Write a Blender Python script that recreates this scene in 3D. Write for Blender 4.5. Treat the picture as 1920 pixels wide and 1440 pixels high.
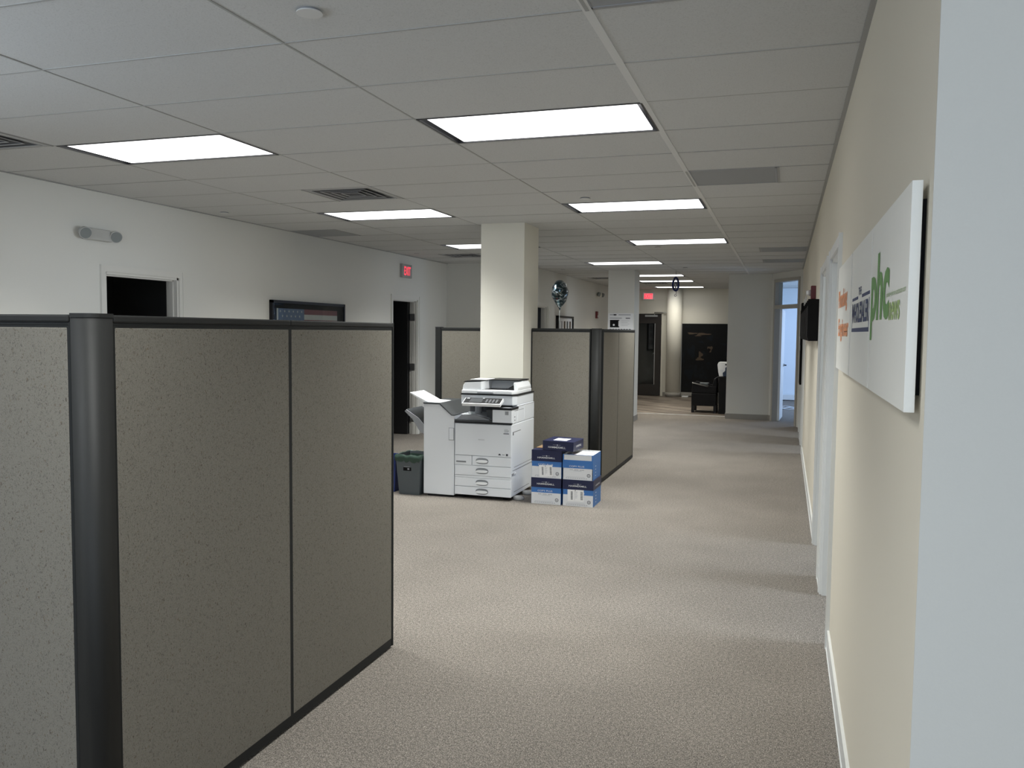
import bpy, bmesh, math, random
from mathutils import Vector, Matrix
for o in list(bpy.data.objects): bpy.data.objects.remove(o)
random.seed(7)
scene = bpy.context.scene
COL = scene.collection
PI = math.pi

# ------------------------------------------------------------------ camera
F_PX = 1574.866
cam_d = bpy.data.cameras.new('camera'); cam = bpy.data.objects.new('camera', cam_d); COL.objects.link(cam)
cam_d.sensor_width = 36.0; cam_d.lens = F_PX / 1920 * 36.0; cam_d.clip_start = 0.05; cam_d.clip_end = 200
yaw, pitch, roll = 0.313839508, -0.0626265844, 0.0103373685
fwd = Vector((-math.sin(yaw)*math.cos(pitch), math.cos(yaw)*math.cos(pitch), math.sin(pitch)))
rgt = Vector((math.cos(yaw), math.sin(yaw), 0)); upv = rgt.cross(fwd)
r_ = rgt*math.cos(roll) + upv*math.sin(roll); u_ = -rgt*math.sin(roll) + upv*math.cos(roll)
M = Matrix(((r_.x, u_.x, -fwd.x, 0), (r_.y, u_.y, -fwd.y, 0), (r_.z, u_.z, -fwd.z, 1.62), (0, 0, 0, 1)))
cam.matrix_world = M
scene.camera = cam

# ------------------------------------------------------------------ colour, world
vs = scene.view_settings
vs.view_transform = 'Standard'; vs.look = 'None'; vs.gamma = 1.0; vs.exposure = 0.0; vs.use_curve_mapping = False
w = bpy.data.worlds.new('world'); scene.world = w; w.use_nodes = True
w.node_tree.nodes['Background'].inputs[0].default_value = (0.62, 0.78, 1.0, 1)
w.node_tree.nodes['Background'].inputs[1].default_value = 0.6
scene.cycles.max_bounces = 8; scene.cycles.diffuse_bounces = 5; scene.cycles.use_denoising = True
scene.cycles.sample_clamp_indirect = 6.0

# ------------------------------------------------------------------ lights
HC = 2.739                     # ceiling height
X0, Y0, TX, TY = -0.689, 4.1496, 1.2192, 0.6096   # ceiling grid origin and pitch
P_TROFFER = 38
COOL = (0.78, 0.88, 1.0); WARM = (1.0, 0.95, 0.83)

def area(name, loc, direction, sx, sy, power, color, spread=PI):
    d = bpy.data.lights.new(name, 'AREA'); d.shape = 'RECTANGLE'; d.size = sx; d.size_y = sy
    d.energy = power; d.color = color; d.spread = spread
    o = bpy.data.objects.new(name, d); COL.objects.link(o); o.location = loc
    o.rotation_euler = Vector(direction).to_track_quat('-Z', 'Y').to_euler()
    return o
# daylight through the window wall behind the camera and the office windows on the right
area('daylight_back', (1.0, -3.90, 1.5), (0, 1, -0.1), 3.6, 1.5, 120, COOL)
area('daylight_back_left', (-3.6, -3.90, 1.5), (0, 1, -0.05), 2.6, 1.5, 55, COOL)
area('added_daylight_left', (-5.40, 0.2, 1.55), (0.62, 0.62, 1.0), 1.8, 1.2, 66, COOL, math.radians(88))  # added lamp, aimed up and narrowed to brighten the left ceiling
area('daylight_office_near', (3.70, 5.0, 1.55), (-1, 0, -0.3), 1.0, 1.2, 145, COOL)
area('daylight_office_second', (3.70, 6.55, 1.55), (-1, 0, -0.3), 1.0, 1.2, 145, COOL)
area('daylight_office_far', (3.70, 12.6, 1.55), (-1, 0, -0.3), 1.2, 1.2, 145, COOL)
area('daylight_corner_room', (2.85, 18.9, 1.6), (-1, 0, 0), 3.0, 1.5, 140, (0.50, 0.68, 1.0))

# ------------------------------------------------------------------ materials
def newmat(name):
    m = bpy.data.materials.new(name); m.use_nodes = True
    return m, m.node_tree, m.node_tree.nodes['Principled BSDF']
def mat(name, col, rough=0.6, metal=0.0, spec=0.5, coat=0.0, emit=None, es=0.0, bump=0.0, bscale=200, var=0.0):
    m, nt, b = newmat(name)
    c = (*col, 1)
    b.inputs['Base Color'].default_value = c
    b.inputs['Roughness'].default_value = rough; b.inputs['Metallic'].default_value = metal
    b.inputs['Specular IOR Level'].default_value = spec; b.inputs['Coat Weight'].default_value = coat
    if emit: b.inputs['Emission Color'].default_value = (*emit, 1); b.inputs['Emission Strength'].default_value = es
    tc = nt.nodes.new('ShaderNodeTexCoord'); n = nt.nodes.new('ShaderNodeTexNoise')
    n.inputs['Scale'].default_value = bscale; n.inputs['Detail'].default_value = 3
    nt.links.new(tc.outputs['Object'], n.inputs['Vector'])
    if var:
        mx = nt.nodes.new('ShaderNodeMix'); mx.data_type = 'RGBA'
        mx.inputs[6].default_value = (*[v*(1-var) for v in col], 1); mx.inputs[7].default_value = (*[min(1, v*(1+var)) for v in col], 1)
        nt.links.new(n.outputs['Fac'], mx.inputs[0]); nt.links.new(mx.outputs[2], b.inputs['Base Color'])
    if bump:
        bp = nt.nodes.new('ShaderNodeBump'); bp.inputs['Strength'].default_value = bump; bp.inputs['Distance'].default_value = 0.002
        nt.links.new(n.outputs['Fac'], bp.inputs['Height']); nt.links.new(bp.outputs[0], b.inputs['Normal'])
    return m
def ramp(nt, stops):
    r = nt.nodes.new('ShaderNodeValToRGB'); e = r.color_ramp.elements
    while len(e) < len(stops): e.new(0.5)
    for k, (p, c) in enumerate(stops): e[k].position = p; e[k].color = (*c, 1) if len(c) == 3 else c
    return r
def mixc(nt, fac, a, b, mode='MIX'):
    m = nt.nodes.new('ShaderNodeMix'); m.data_type = 'RGBA'; m.blend_type = mode
    for s, v in ((0, fac), (6, a), (7, b)):
        if hasattr(v, 'links'): nt.links.new(v, m.inputs[s])
        elif isinstance(v, (int, float)): m.inputs[s].default_value = v
        else: m.inputs[s].default_value = (*v, 1)
    return m.outputs[2]
def tex(nt, kind, scale, detail=2, rough=0.5, vec=None, **kw):
    n = nt.nodes.new(kind); n.inputs['Scale'].default_value = scale
    if 'Detail' in n.inputs: n.inputs['Detail'].default_value = detail
    if 'Roughness' in n.inputs: n.inputs['Roughness'].default_value = rough
    for k, v in kw.items(): setattr(n, k, v)
    nt.links.new(vec if vec else coords(nt), n.inputs['Vector'])
    return n
def coords(nt):
    for n in nt.nodes:
        if n.bl_idname == 'ShaderNodeTexCoord': return n.outputs['Object']
    return nt.nodes.new('ShaderNodeTexCoord').outputs['Object']

def carpet_mat():
    m, nt, b = newmat('carpet')
    n1 = tex(nt, 'ShaderNodeTexNoise', 190, 4, 0.75); n2 = tex(nt, 'ShaderNodeTexNoise', 60, 3, 0.7); n3 = tex(nt, 'ShaderNodeTexNoise', 2.0, 2)
    r1 = ramp(nt, [(0.34, (0.062, 0.055, 0.047)), (0.5, (0.21, 0.190, 0.168)), (0.66, (0.50, 0.46, 0.415))])
    nt.links.new(n1.outputs['Fac'], r1.inputs[0])
    r2 = ramp(nt, [(0.36, (0.66, 0.66, 0.66)), (0.62, (1.12, 1.10, 1.08))]); nt.links.new(n2.outputs['Fac'], r2.inputs[0])
    c = mixc(nt, 0.85, r1.outputs[0], r2.outputs[0], 'MULTIPLY')
    r3 = ramp(nt, [(0.3, (0.93, 0.93, 0.93)), (0.7, (1.05, 1.05, 1.05))]); nt.links.new(n3.outputs['Fac'], r3.inputs[0])
    c = mixc(nt, 1.0, c, r3.outputs[0], 'MULTIPLY')
    nt.links.new(c, b.inputs['Base Color']); b.inputs['Roughness'].default_value = 0.97; b.inputs['Specular IOR Level'].default_value = 0.1
    bp = nt.nodes.new('ShaderNodeBump'); bp.inputs['Strength'].default_value = 0.8; bp.inputs['Distance'].default_value = 0.006
    nt.links.new(n2.outputs['Fac'], bp.inputs['Height']); nt.links.new(bp.outputs[0], b.inputs['Normal'])
    return m
def fabric_mat():
    m, nt, b = newmat('panel_fabric')
    base = tex(nt, 'ShaderNodeTexNoise', 420, 2, 0.6)
    r0 = ramp(nt, [(0.3, (0.155, 0.144, 0.122)), (0.7, (0.230, 0.216, 0.185))]); nt.links.new(base.outputs['Fac'], r0.inputs[0])
    # stretched dark flecks
    mp = nt.nodes.new('ShaderNodeMapping'); mp.inputs['Rotation'].default_value = (0.5, 0.3, 0.2); mp.inputs['Scale'].default_value = (1, 1, 0.7)
    nt.links.new(coords(nt), mp.inputs[0])
    wob = tex(nt, 'ShaderNodeTexNoise', 60, 2, 0.5)
    add = nt.nodes.new('ShaderNodeVectorMath'); add.operation = 'MULTIPLY_ADD'
    nt.links.new(wob.outputs['Color'], add.inputs[0]); add.inputs[1].default_value = (0.016, 0.016, 0.016); nt.links.new(mp.outputs[0], add.inputs[2])
    v = tex(nt, 'ShaderNodeTexVoronoi', 125, vec=add.outputs[0])
    sep = nt.nodes.new('ShaderNodeSeparateColor'); nt.links.new(v.outputs['Color'], sep.inputs[0])
    th = nt.nodes.new('ShaderNodeMath'); th.operation = 'MULTIPLY'; nt.links.new(sep.outputs[0], th.inputs[0]); th.inputs[1].default_value = 0.50
    lt = nt.nodes.new('ShaderNodeMath'); lt.operation = 'LESS_THAN'; nt.links.new(v.outputs['Distance'], lt.inputs[0]); nt.links.new(th.outputs[0], lt.inputs[1])
    rc = ramp(nt, [(0.0, (0.030, 0.027, 0.022)), (0.5, (0.075, 0.062, 0.045)), (1.0, (0.13, 0.10, 0.065))]); nt.links.new(sep.outputs[1], rc.inputs[0])
    mk = nt.nodes.new('ShaderNodeMath'); mk.operation = 'GREATER_THAN'; nt.links.new(sep.outputs[2], mk.inputs[0]); mk.inputs[1].default_value = 0.42
    mm = nt.nodes.new('ShaderNodeMath'); mm.operation = 'MULTIPLY'; nt.links.new(lt.outputs[0], mm.inputs[0]); nt.links.new(mk.outputs[0], mm.inputs[1])
    m8 = nt.nodes.new('ShaderNodeMath'); m8.operation = 'MULTIPLY'; nt.links.new(mm.outputs[0], m8.inputs[0]); m8.inputs[1].default_value = 0.68
    c = mixc(nt, m8.outputs[0], r0.outputs[0], rc.outputs[0])
    v2 = tex(nt, 'ShaderNodeTexVoronoi', 215, vec=add.outputs[0]); sp2 = nt.nodes.new('ShaderNodeSeparateColor'); nt.links.new(v2.outputs['Color'], sp2.inputs[0])
    t2 = nt.nodes.new('ShaderNodeMath'); t2.operation = 'MULTIPLY'; nt.links.new(sp2.outputs[0], t2.inputs[0]); t2.inputs[1].default_value = 0.62
    lt2 = nt.nodes.new('ShaderNodeMath'); lt2.operation = 'LESS_THAN'; nt.links.new(v2.outputs['Distance'], lt2.inputs[0]); nt.links.new(t2.outputs[0], lt2.inputs[1])
    k2 = nt.nodes.new('ShaderNodeMath'); k2.operation = 'GREATER_THAN'; nt.links.new(sp2.outputs[2], k2.inputs[0]); k2.inputs[1].default_value = 0.55
    mm2 = nt.nodes.new('ShaderNodeMath'); mm2.operation = 'MULTIPLY'; nt.links.new(lt2.outputs[0], mm2.inputs[0]); nt.links.new(k2.outputs[0], mm2.inputs[1])
    m82 = nt.nodes.new('ShaderNodeMath'); m82.operation = 'MULTIPLY'; nt.links.new(mm2.outputs[0], m82.inputs[0]); m82.inputs[1].default_value = 0.42
    c = mixc(nt, m82.outputs[0], c, (0.045, 0.042, 0.036))
    # thin fibres
    n4 = tex(nt, 'ShaderNodeTexNoise', 34, 3, 0.6, vec=add.outputs[0])
    ab = nt.nodes.new('ShaderNodeMath'); ab.operation = 'SUBTRACT'; nt.links.new(n4.outputs['Fac'], ab.inputs[0]); ab.inputs[1].default_value = 0.5
    a2 = nt.nodes.new('ShaderNodeMath'); a2.operation = 'ABSOLUTE'; nt.links.new(ab.outputs[0], a2.inputs[0])
    l2 = nt.nodes.new('ShaderNodeMath'); l2.operation = 'LESS_THAN'; nt.links.new(a2.outputs[0], l2.inputs[0]); l2.inputs[1].default_value = 0.007
    l3 = nt.nodes.new('ShaderNodeMath'); l3.operation = 'MULTIPLY'; nt.links.new(l2.outputs[0], l3.inputs[0]); l3.inputs[1].default_value = 0.28
    c = mixc(nt, l3.outputs[0], c, (0.07, 0.066, 0.058))
    nt.links.new(c, b.inputs['Base Color']); b.inputs['Roughness'].default_value = 0.95; b.inputs['Specular IOR Level'].default_value = 0.1
    bp = nt.nodes.new('ShaderNodeBump'); bp.inputs['Strength'].default_value = 0.25; bp.inputs['Distance'].default_value = 0.002
    nt.links.new(base.outputs['Fac'], bp.inputs['Height']); nt.links.new(bp.outputs[0], b.inputs['Normal'])
    return m
def tile_mat():
    m, nt, b = newmat('ceiling_tile')
    n1 = tex(nt, 'ShaderNodeTexNoise', 160, 3, 0.7)
    r = ramp(nt, [(0.28, (0.40, 0.40, 0.395)), (0.40, (0.56, 0.565, 0.56)), (0.8, (0.62, 0.625, 0.62))]); nt.links.new(n1.outputs['Fac'], r.inputs[0])
    v = tex(nt, 'ShaderNodeTexVoronoi', 55)
    lt = ramp(nt, [(0.07, (0.35, 0.35, 0.34)), (0.12, (1, 1, 1))]); nt.links.new(v.outputs['Distance'], lt.inputs[0])
    c = mixc(nt, 0.45, r.outputs[0], lt.outputs[0], 'MULTIPLY')
    nt.links.new(c, b.inputs['Base Color']); b.inputs['Roughness'].default_value = 0.95; b.inputs['Specular IOR Level'].default_value = 0.1
    return m
def plank_mat():
    m, nt, b = newmat('vinyl_plank')
    mp = nt.nodes.new('ShaderNodeMapping'); mp.inputs['Rotation'].default_value = (0, 0, math.radians(38))
    nt.links.new(coords(nt), mp.inputs[0])
    br = nt.nodes.new('ShaderNodeTexBrick'); nt.links.new(mp.outputs[0], br.inputs['Vector'])
    br.inputs['Scale'].default_value = 1.0; br.inputs['Brick Width'].default_value = 1.2; br.inputs['Row Height'].default_value = 0.16
    br.inputs['Mortar Size'].default_value = 0.003; br.inputs['Color1'].default_value = (0.11, 0.092, 0.076, 1); br.inputs['Color2'].default_value = (0.27, 0.235, 0.20, 1)
    br.inputs['Mortar'].default_value = (0.05, 0.042, 0.035, 1); br.offset = 0.37
    mp2 = nt.nodes.new('ShaderNodeMapping'); mp2.inputs['Rotation'].default_value = (0, 0, math.radians(38)); mp2.inputs['Scale'].default_value = (1.2, 14, 1)
    nt.links.new(coords(nt), mp2.inputs[0])
    n = tex(nt, 'ShaderNodeTexNoise', 1.6, 5, 0.6, vec=mp2.outputs[0])
    r = ramp(nt, [(0.3, (0.5, 0.5, 0.5)), (0.7, (1.5, 1.45, 1.4))]); nt.links.new(n.outputs['Fac'], r.inputs[0])
    c = mixc(nt, 1.0, br.outputs['Color'], r.outputs[0], 'MULTIPLY')
    nt.links.new(c, b.inputs['Base Color']); b.inputs['Roughness'].default_value = 0.38
    return m
def mural_mat():
    m, nt, b = newmat('mural_print')
    n = tex(nt, 'ShaderNodeTexNoise', 2.6, 4, 0.65)
    r = ramp(nt, [(0.0, (0.003, 0.0035, 0.004)), (0.55, (0.004, 0.0045, 0.005)), (0.62, (0.006, 0.009, 0.013)), (0.72, (0.012, 0.010, 0.007))])
    nt.links.new(n.outputs['Fac'], r.inputs[0]); nt.links.new(r.outputs[0], b.inputs['Base Color']); b.inputs['Roughness'].default_value = 0.5; b.inputs['Specular IOR Level'].default_value = 0.2
    return m
def foil_mat():
    m, nt, b = newmat('balloon_foil')
    mp = nt.nodes.new('ShaderNodeMapping'); mp.inputs['Scale'].default_value = (1, 1, 3.0); nt.links.new(coords(nt), mp.inputs[0])
    n = tex(nt, 'ShaderNodeTexNoise', 7, 2, 0.5, vec=mp.outputs[0])
    r = ramp(nt, [(0.0, (0.03, 0.05, 0.06)), (0.42, (0.06, 0.10, 0.12)), (0.5, (0.45, 0.50, 0.52)), (0.56, (0.05, 0.09, 0.12)), (0.66, (0.20, 0.03, 0.03)), (0.75, (0.3, 0.3, 0.3))])
    r.color_ramp.interpolation = 'CONSTANT'
    nt.links.new(n.outputs['Fac'], r.inputs[0]); nt.links.new(r.outputs[0], b.inputs['Base Color'])
    b.inputs['Metallic'].default_value = 0.85; b.inputs['Roughness'].default_value = 0.12
    bp = nt.nodes.new('ShaderNodeBump'); bp.inputs['Strength'].default_value = 0.35; bp.inputs['Distance'].default_value = 0.02
    nt.links.new(n.outputs['Fac'], bp.inputs['Height']); nt.links.new(bp.outputs[0], b.inputs['Normal'])
    return m
def perf_mat():
    m, nt, b = newmat('perforated_metal')
    v = tex(nt, 'ShaderNodeTexVoronoi', 120); v.inputs['Randomness'].default_value = 0.0
    r = ramp(nt, [(0.30, (0.035, 0.037, 0.04)), (0.36, (0.30, 0.31, 0.32))]); nt.links.new(v.outputs['Distance'], r.inputs[0])
    nt.links.new(r.outputs[0], b.inputs['Base Color']); b.inputs['Roughness'].default_value = 0.6
    return m
def glass_mat():
    m, nt, b = newmat('clear_glass')
    g = nt.nodes.new('ShaderNodeBsdfGlass'); g.inputs['IOR'].default_value = 1.45; g.inputs['Roughness'].default_value = 0.0
    t = nt.nodes.new('ShaderNodeBsdfTransparent'); t.inputs[0].default_value = (0.93, 0.95, 0.95, 1)
    gl = nt.nodes.new('ShaderNodeBsdfGlossy'); gl.inputs['Roughness'].default_value = 0.02
    lw = nt.nodes.new('ShaderNodeLayerWeight'); pw = nt.nodes.new('ShaderNodeMath'); pw.operation = 'POWER'; pw.inputs[1].default_value = 5; nt.links.new(lw.outputs['Facing'], pw.inputs[0])
    fr = nt.nodes.new('ShaderNodeMath'); fr.operation = 'MULTIPLY_ADD'; fr.inputs[1].default_value = 0.4; fr.inputs[2].default_value = 0.03; nt.links.new(pw.outputs[0], fr.inputs[0])
    mx = nt.nodes.new('ShaderNodeMixShader'); nt.links.new(fr.outputs[0], mx.inputs[0]); nt.links.new(t.outputs[0], mx.inputs[1]); nt.links.new(gl.outputs[0], mx.inputs[2])
    nt.links.new(mx.outputs[0], nt.nodes['Material Output'].inputs[0]); nt.nodes.remove(g)
    return m
M_ = dict(
    wall=mat('wall_paint', (0.66, 0.655, 0.615), 0.85, bump=0.08, bscale=220, var=0.015),
    wall_warm=mat('wall_paint_warm', (0.74, 0.695, 0.59), 0.85, bump=0.08, bscale=220, var=0.015),
    wall_cream=mat('wall_paint_cream', (0.71, 0.69, 0.61), 0.85, bump=0.08, bscale=220, var=0.015),
    wall_blue=mat('wall_paint_pale_blue', (0.72, 0.76, 0.80), 0.85, bump=0.05, var=0.01),
    dark_room=mat('unlit_room_shade', (0.20, 0.20, 0.20), 0.9),  # dark grey puts the lack of light into the wall colour
    white_trim=mat('white_trim_paint', (0.74, 0.75, 0.74), 0.45),
    trim=mat('door_trim_paint', (0.66, 0.65, 0.61), 0.5),
    rubber_base=mat('rubber_base', (0.30, 0.285, 0.26), 0.6),
    carpet=carpet_mat(), fabric=fabric_mat(), tile=tile_mat(), plank=plank_mat(),
    tbar=mat('grid_bar', (0.36, 0.36, 0.35), 0.7), tbar_l=mat('grid_bar_wide', (0.66, 0.66, 0.65), 0.7), cover=mat('ceiling_cover_white', (0.62, 0.62, 0.61), 0.8),
    diff=mat('light_diffuser', (0.9, 0.9, 0.9), 0.4, emit=(1, 1, 1), es=2.6),
    recess_shade=mat('fixture_gap_shade', (0.02, 0.02, 0.022), 0.4), steel=mat('brushed_steel', (0.45, 0.45, 0.44), 0.35, 0.9),  # light housing near-black: shade of the recess put into its colour
    post=mat('charcoal_plastic', (0.019, 0.0195, 0.019), 0.6, spec=0.3, bump=0.05, bscale=500), post_d=mat('black_channel', (0.014, 0.015, 0.015), 0.6, spec=0.25),
    black=mat('black_plastic', (0.010, 0.010, 0.012), 0.45, spec=0.3), black_m=mat('matte_black', (0.006, 0.006, 0.007), 0.7, spec=0.15),
    leather=mat('black_leather', (0.006, 0.006, 0.007), 0.45, spec=0.2, bump=0.2, bscale=120),
    cop=mat('copier_grey_white', (0.80, 0.83, 0.87), 0.42, var=0.01), cop2=mat('copier_white', (0.88, 0.90, 0.92), 0.35, var=0.01),
    cop_g=mat('copier_mid_grey', (0.30, 0.31, 0.33), 0.45), cop_d=mat('copier_dark_grey', (0.05, 0.055, 0.06), 0.4), cop_seam=mat('copier_seam', (0.10, 0.10, 0.11), 0.7),
    handle=mat('handle_recess_shade', (0.22, 0.23, 0.245), 0.5), screen=mat('screen_glass', (0.07, 0.075, 0.08), 0.3),  # handle grey paints the shade of a recess on a flat oval
    navy=mat('navy_print', (0.008, 0.012, 0.055), 0.45), blue=mat('blue_print', (0.045, 0.17, 0.47), 0.5), cwhite=mat('carton_white', (0.74, 0.75, 0.77), 0.55),
    card=mat('brown_cardboard', (0.30, 0.19, 0.10), 0.8), white_p=mat('white_paper', (0.86, 0.86, 0.86), 0.7), ink=mat('print_ink', (0.05, 0.055, 0.07), 0.6), ink_l=mat('print_ink_grey', (0.33, 0.34, 0.37), 0.6),
    red_ink=mat('red_ink', (0.5, 0.05, 0.03), 0.6),
    canvas=mat('white_canvas', (0.84, 0.84, 0.80), 0.8, bump=0.15, bscale=900), green=mat('green_ink', (0.16, 0.33, 0.11), 0.7), lime=mat('lime_ink', (0.40, 0.54, 0.22), 0.7), palegreen=mat('pale_green_ink', (0.42, 0.52, 0.34), 0.7),
    orange=mat('orange_ink', (0.85, 0.36, 0.18), 0.7), navy_ink=mat('navy_ink', (0.05, 0.065, 0.15), 0.7),
    bin_g=mat('grey_bin_plastic', (0.085, 0.10, 0.11), 0.5), bin_b=mat('blue_bin_plastic', (0.012, 0.03, 0.16), 0.45), liner=mat('green_liner', (0.028, 0.058, 0.042), 0.35, bump=0.6, bscale=40),
    glass=glass_mat(), door_d=mat('dark_brown_door', (0.022, 0.017, 0.014), 0.4, var=0.15, bscale=20), door_w=mat('black_door', (0.018, 0.018, 0.019), 0.4),
    foil=foil_mat(), foil_navy=mat('navy_foil', (0.015, 0.025, 0.10), 0.2, 0.7), foil_silver=mat('silver_foil', (0.35, 0.36, 0.42), 0.2, 0.9), ribbon=mat('ribbon', (0.25, 0.27, 0.27), 0.4),
    red=mat('alarm_red', (0.13, 0.012, 0.016), 0.4), strobe=mat('strobe_lens', (0.8, 0.8, 0.8), 0.1), exit_face=mat('exit_housing', (0.36, 0.35, 0.34), 0.5), exit_red=mat('exit_red', (0.6, 0.03, 0.04), 0.5, emit=(1.0, 0.06, 0.10), es=1.1), exit_pink=mat('exit_glow', (0.8, 0.3, 0.3), 0.5, emit=(1.0, 0.16, 0.20), es=0.75),
    beige=mat('beige_plastic', (0.46, 0.46, 0.44), 0.5), lens=mat('lamp_lens', (0.20, 0.22, 0.22), 0.25),
    perf=perf_mat(), vent=mat('vent_metal', (0.42, 0.42, 0.42), 0.5), vane=mat('vent_metal_shaded', (0.13, 0.13, 0.13), 0.6), vent_d=mat('vent_dark', (0.06, 0.06, 0.062), 0.7),  # vanes use a darker copy of the vent metal, shade painted in
    mural=mural_mat(), mural_b=mat('mural_brown', (0.09, 0.068, 0.05), 0.6, spec=0.1), mural_c=mat('mural_slate', (0.012, 0.015, 0.019), 0.6, spec=0.1),
    flag_b=mat('flag_blue', (0.10, 0.14, 0.23), 0.5), flag_r=mat('flag_red', (0.19, 0.04, 0.04), 0.5), flag_w=mat('flag_cream', (0.50, 0.49, 0.45), 0.5),
    mdf=mat('black_desk_laminate', (0.007, 0.007, 0.008), 0.5, spec=0.2), dkblue=mat('dark_blue_cloth', (0.02, 0.035, 0.07), 0.7), grey_sil=mat('grey_plastic_foot', (0.36, 0.36, 0.36), 0.4),
)

# ------------------------------------------------------------------ mesh builder
class MB:
    def __init__(s): s.v = []; s.f = []; s.m = []; s.mats = []; s.sm = []
    def mi(s, m):
        if m not in s.mats: s.mats.append(m)
        return s.mats.index(m)
    def add(s, vs, fs, m, smooth=False):
        b = len(s.v); s.v += [tuple(v) for v in vs]; k = s.mi(m)
        for f in fs: s.f.append(tuple(b+i for i in f)); s.m.append(k); s.sm.append(smooth)
    def box(s, x0, x1, y0, y1, z0, z1, m):
        vs = [(x, y, z) for z in (z0, z1) for y in (y0, y1) for x in (x0, x1)]
        s.add(vs, [(0, 2, 3, 1), (4, 5, 7, 6), (0, 1, 5, 4), (2, 6, 7, 3), (0, 4, 6, 2), (1, 3, 7, 5)], m); return s
    def frustum(s, a, za, b, zb, m):           # a, b = (x0,x1,y0,y1)
        vs = [(a[0], a[2], za), (a[1], a[2], za), (a[0], a[3], za), (a[1], a[3], za), (b[0], b[2], zb), (b[1], b[2], zb), (b[0], b[3], zb), (b[1], b[3], zb)]
        s.add(vs, [(0, 2, 3, 1), (4, 5, 7, 6), (0, 1, 5, 4), (2, 6, 7, 3), (0, 4, 6, 2), (1, 3, 7, 5)], m); return s
    def prism(s, pts, axis, a, b, m, smooth=False):   # pts 2D polygon; axis 'x' -> (y,z), 'y' -> (x,z), 'z' -> (x,y)
        def P(p, t): return {'x': (t, p[0], p[1]), 'y': (p[0], t, p[1]), 'z': (p[0], p[1], t)}[axis]
        n = len(pts); vs = [P(p, a) for p in pts] + [P(p, b) for p in pts]
        s.add(vs, [tuple(range(n)), tuple(range(2*n-1, n-1, -1))], m)
        s.add(vs, [(i, i+n, (i+1) % n+n, (i+1) % n) for i in range(n)], m, smooth); return s
    def cyl(s, c, r, h, axis, m, n=24, r2=None):
        r2 = r if r2 is None else r2
        ax = {'x': Vector((1, 0, 0)), 'y': Vector((0, 1, 0)), 'z': Vector((0, 0, 1))}[axis] if isinstance(axis, str) else Vector(axis).normalized()
        t = Vector((0, 0, 1)) if abs(ax.z) < 0.9 else Vector((1, 0, 0)); u = ax.cross(t).normalized(); v = ax.cross(u)
        c = Vector(c); R = [(u*math.cos(2*PI*i/n) + v*math.sin(2*PI*i/n)) for i in range(n)]
        vs = [c + q*r for q in R] + [c + ax*h + q*r2 for q in R]
        s.add(vs, [(i, (i+1) % n, (i+1) % n+n, i+n) for i in range(n)], m, True)
        s.add(vs, [tuple(range(n-1, -1, -1)), tuple(range(n, 2*n))], m); return s
    def tube(s, pts, r, m, n=8):
        pts = [Vector(p) for p in pts]; rings = []
        for i, p in enumerate(pts):
            d = (pts[min(i+1, len(pts)-1)] - pts[max(i-1, 0)]).normalized(); t = Vector((0, 0, 1)) if abs(d.z) < 0.9 else Vector((1, 0, 0))
            u = d.cross(t).normalized(); v = d.cross(u)
            rings.append([p + (u*math.cos(2*PI*k/n) + v*math.sin(2*PI*k/n))*r for k in range(n)])
        vs = [q for R in rings for q in R]
        fs = [(i*n+k, i*n+(k+1) % n, (i+1)*n+(k+1) % n, (i+1)*n+k) for i in range(len(pts)-1) for k in range(n)]
        s.add(vs, fs, m, True); s.add(vs, [tuple(range(n-1, -1, -1)), tuple(range(len(vs)-n, len(vs)))], m); return s
    def lathe(s, prof, c, m, n=28, sx=1, sy=1):     # prof [(r,z)]
        vs = [(c[0]+r*sx*math.cos(2*PI*k/n), c[1]+r*sy*math.sin(2*PI*k/n), c[2]+z) for r, z in prof for k in range(n)]
        fs = [(i*n+k, i*n+(k+1) % n, (i+1)*n+(k+1) % n, (i+1)*n+k) for i in range(len(prof)-1) for k in range(n)]
        s.add(vs, fs, m, True); return s
    def quad(s, o, u, v, a0, a1, b0, b1, m, off=0.0, d=0.0006):   # thin printed slab on a face: origin o, axes u,v
        o, u, v = Vector(o), Vector(u), Vector(v); n = u.cross(v).normalized()
        base = [o + u*a + v*b + n*off for a, b in ((a0, b0), (a1, b0), (a1, b1), (a0, b1))]
        top = [p + n*d for p in base]
        s.add(base+top, [(3, 2, 1, 0), (4, 5, 6, 7), (0, 1, 5, 4), (1, 2, 6, 5), (2, 3, 7, 6), (3, 0, 4, 7)], m); return s
    def text(s, txt, o, u, v, a0, a1, b0, b1, m, off=0.0, d=0.0008, bold=0.0):
        """lettering fitted to the rectangle a0..a1 x b0..b1 of the face"""
        cu = bpy.data.curves.new('t', 'FONT'); cu.body = txt; cu.extrude = 0; cu.offset = bold; cu.resolution_u = 3
        ob = bpy.data.objects.new('t', cu); COL.objects.link(ob); bpy.context.view_layer.update()
        me = bpy.data.meshes.new_from_object(ob.evaluated_get(bpy.context.evaluated_depsgraph_get()))
        xs = [q.co.x for q in me.vertices]; ys = [q.co.y for q in me.vertices]
        x0, x1, y0, y1 = min(xs), max(xs), min(ys), max(ys)
        o, u, v = Vector(o), Vector(u), Vector(v); n = u.cross(v).normalized()
        vs = [o + u*(a0+(q.co.x-x0)/(x1-x0)*(a1-a0)) + v*(b0+(q.co.y-y0)/(y1-y0)*(b1-b0)) + n*(off+d) for q in me.vertices]
        s.add(vs, [tuple(p.vertices) for p in me.polygons], m)
        bpy.data.objects.remove(ob); bpy.data.curves.remove(cu); bpy.data.meshes.remove(me); return s
    def xform(s, mt, start=0):
        for i in range(start, len(s.v)): s.v[i] = tuple(mt @ Vector(s.v[i]))
        return s
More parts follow.
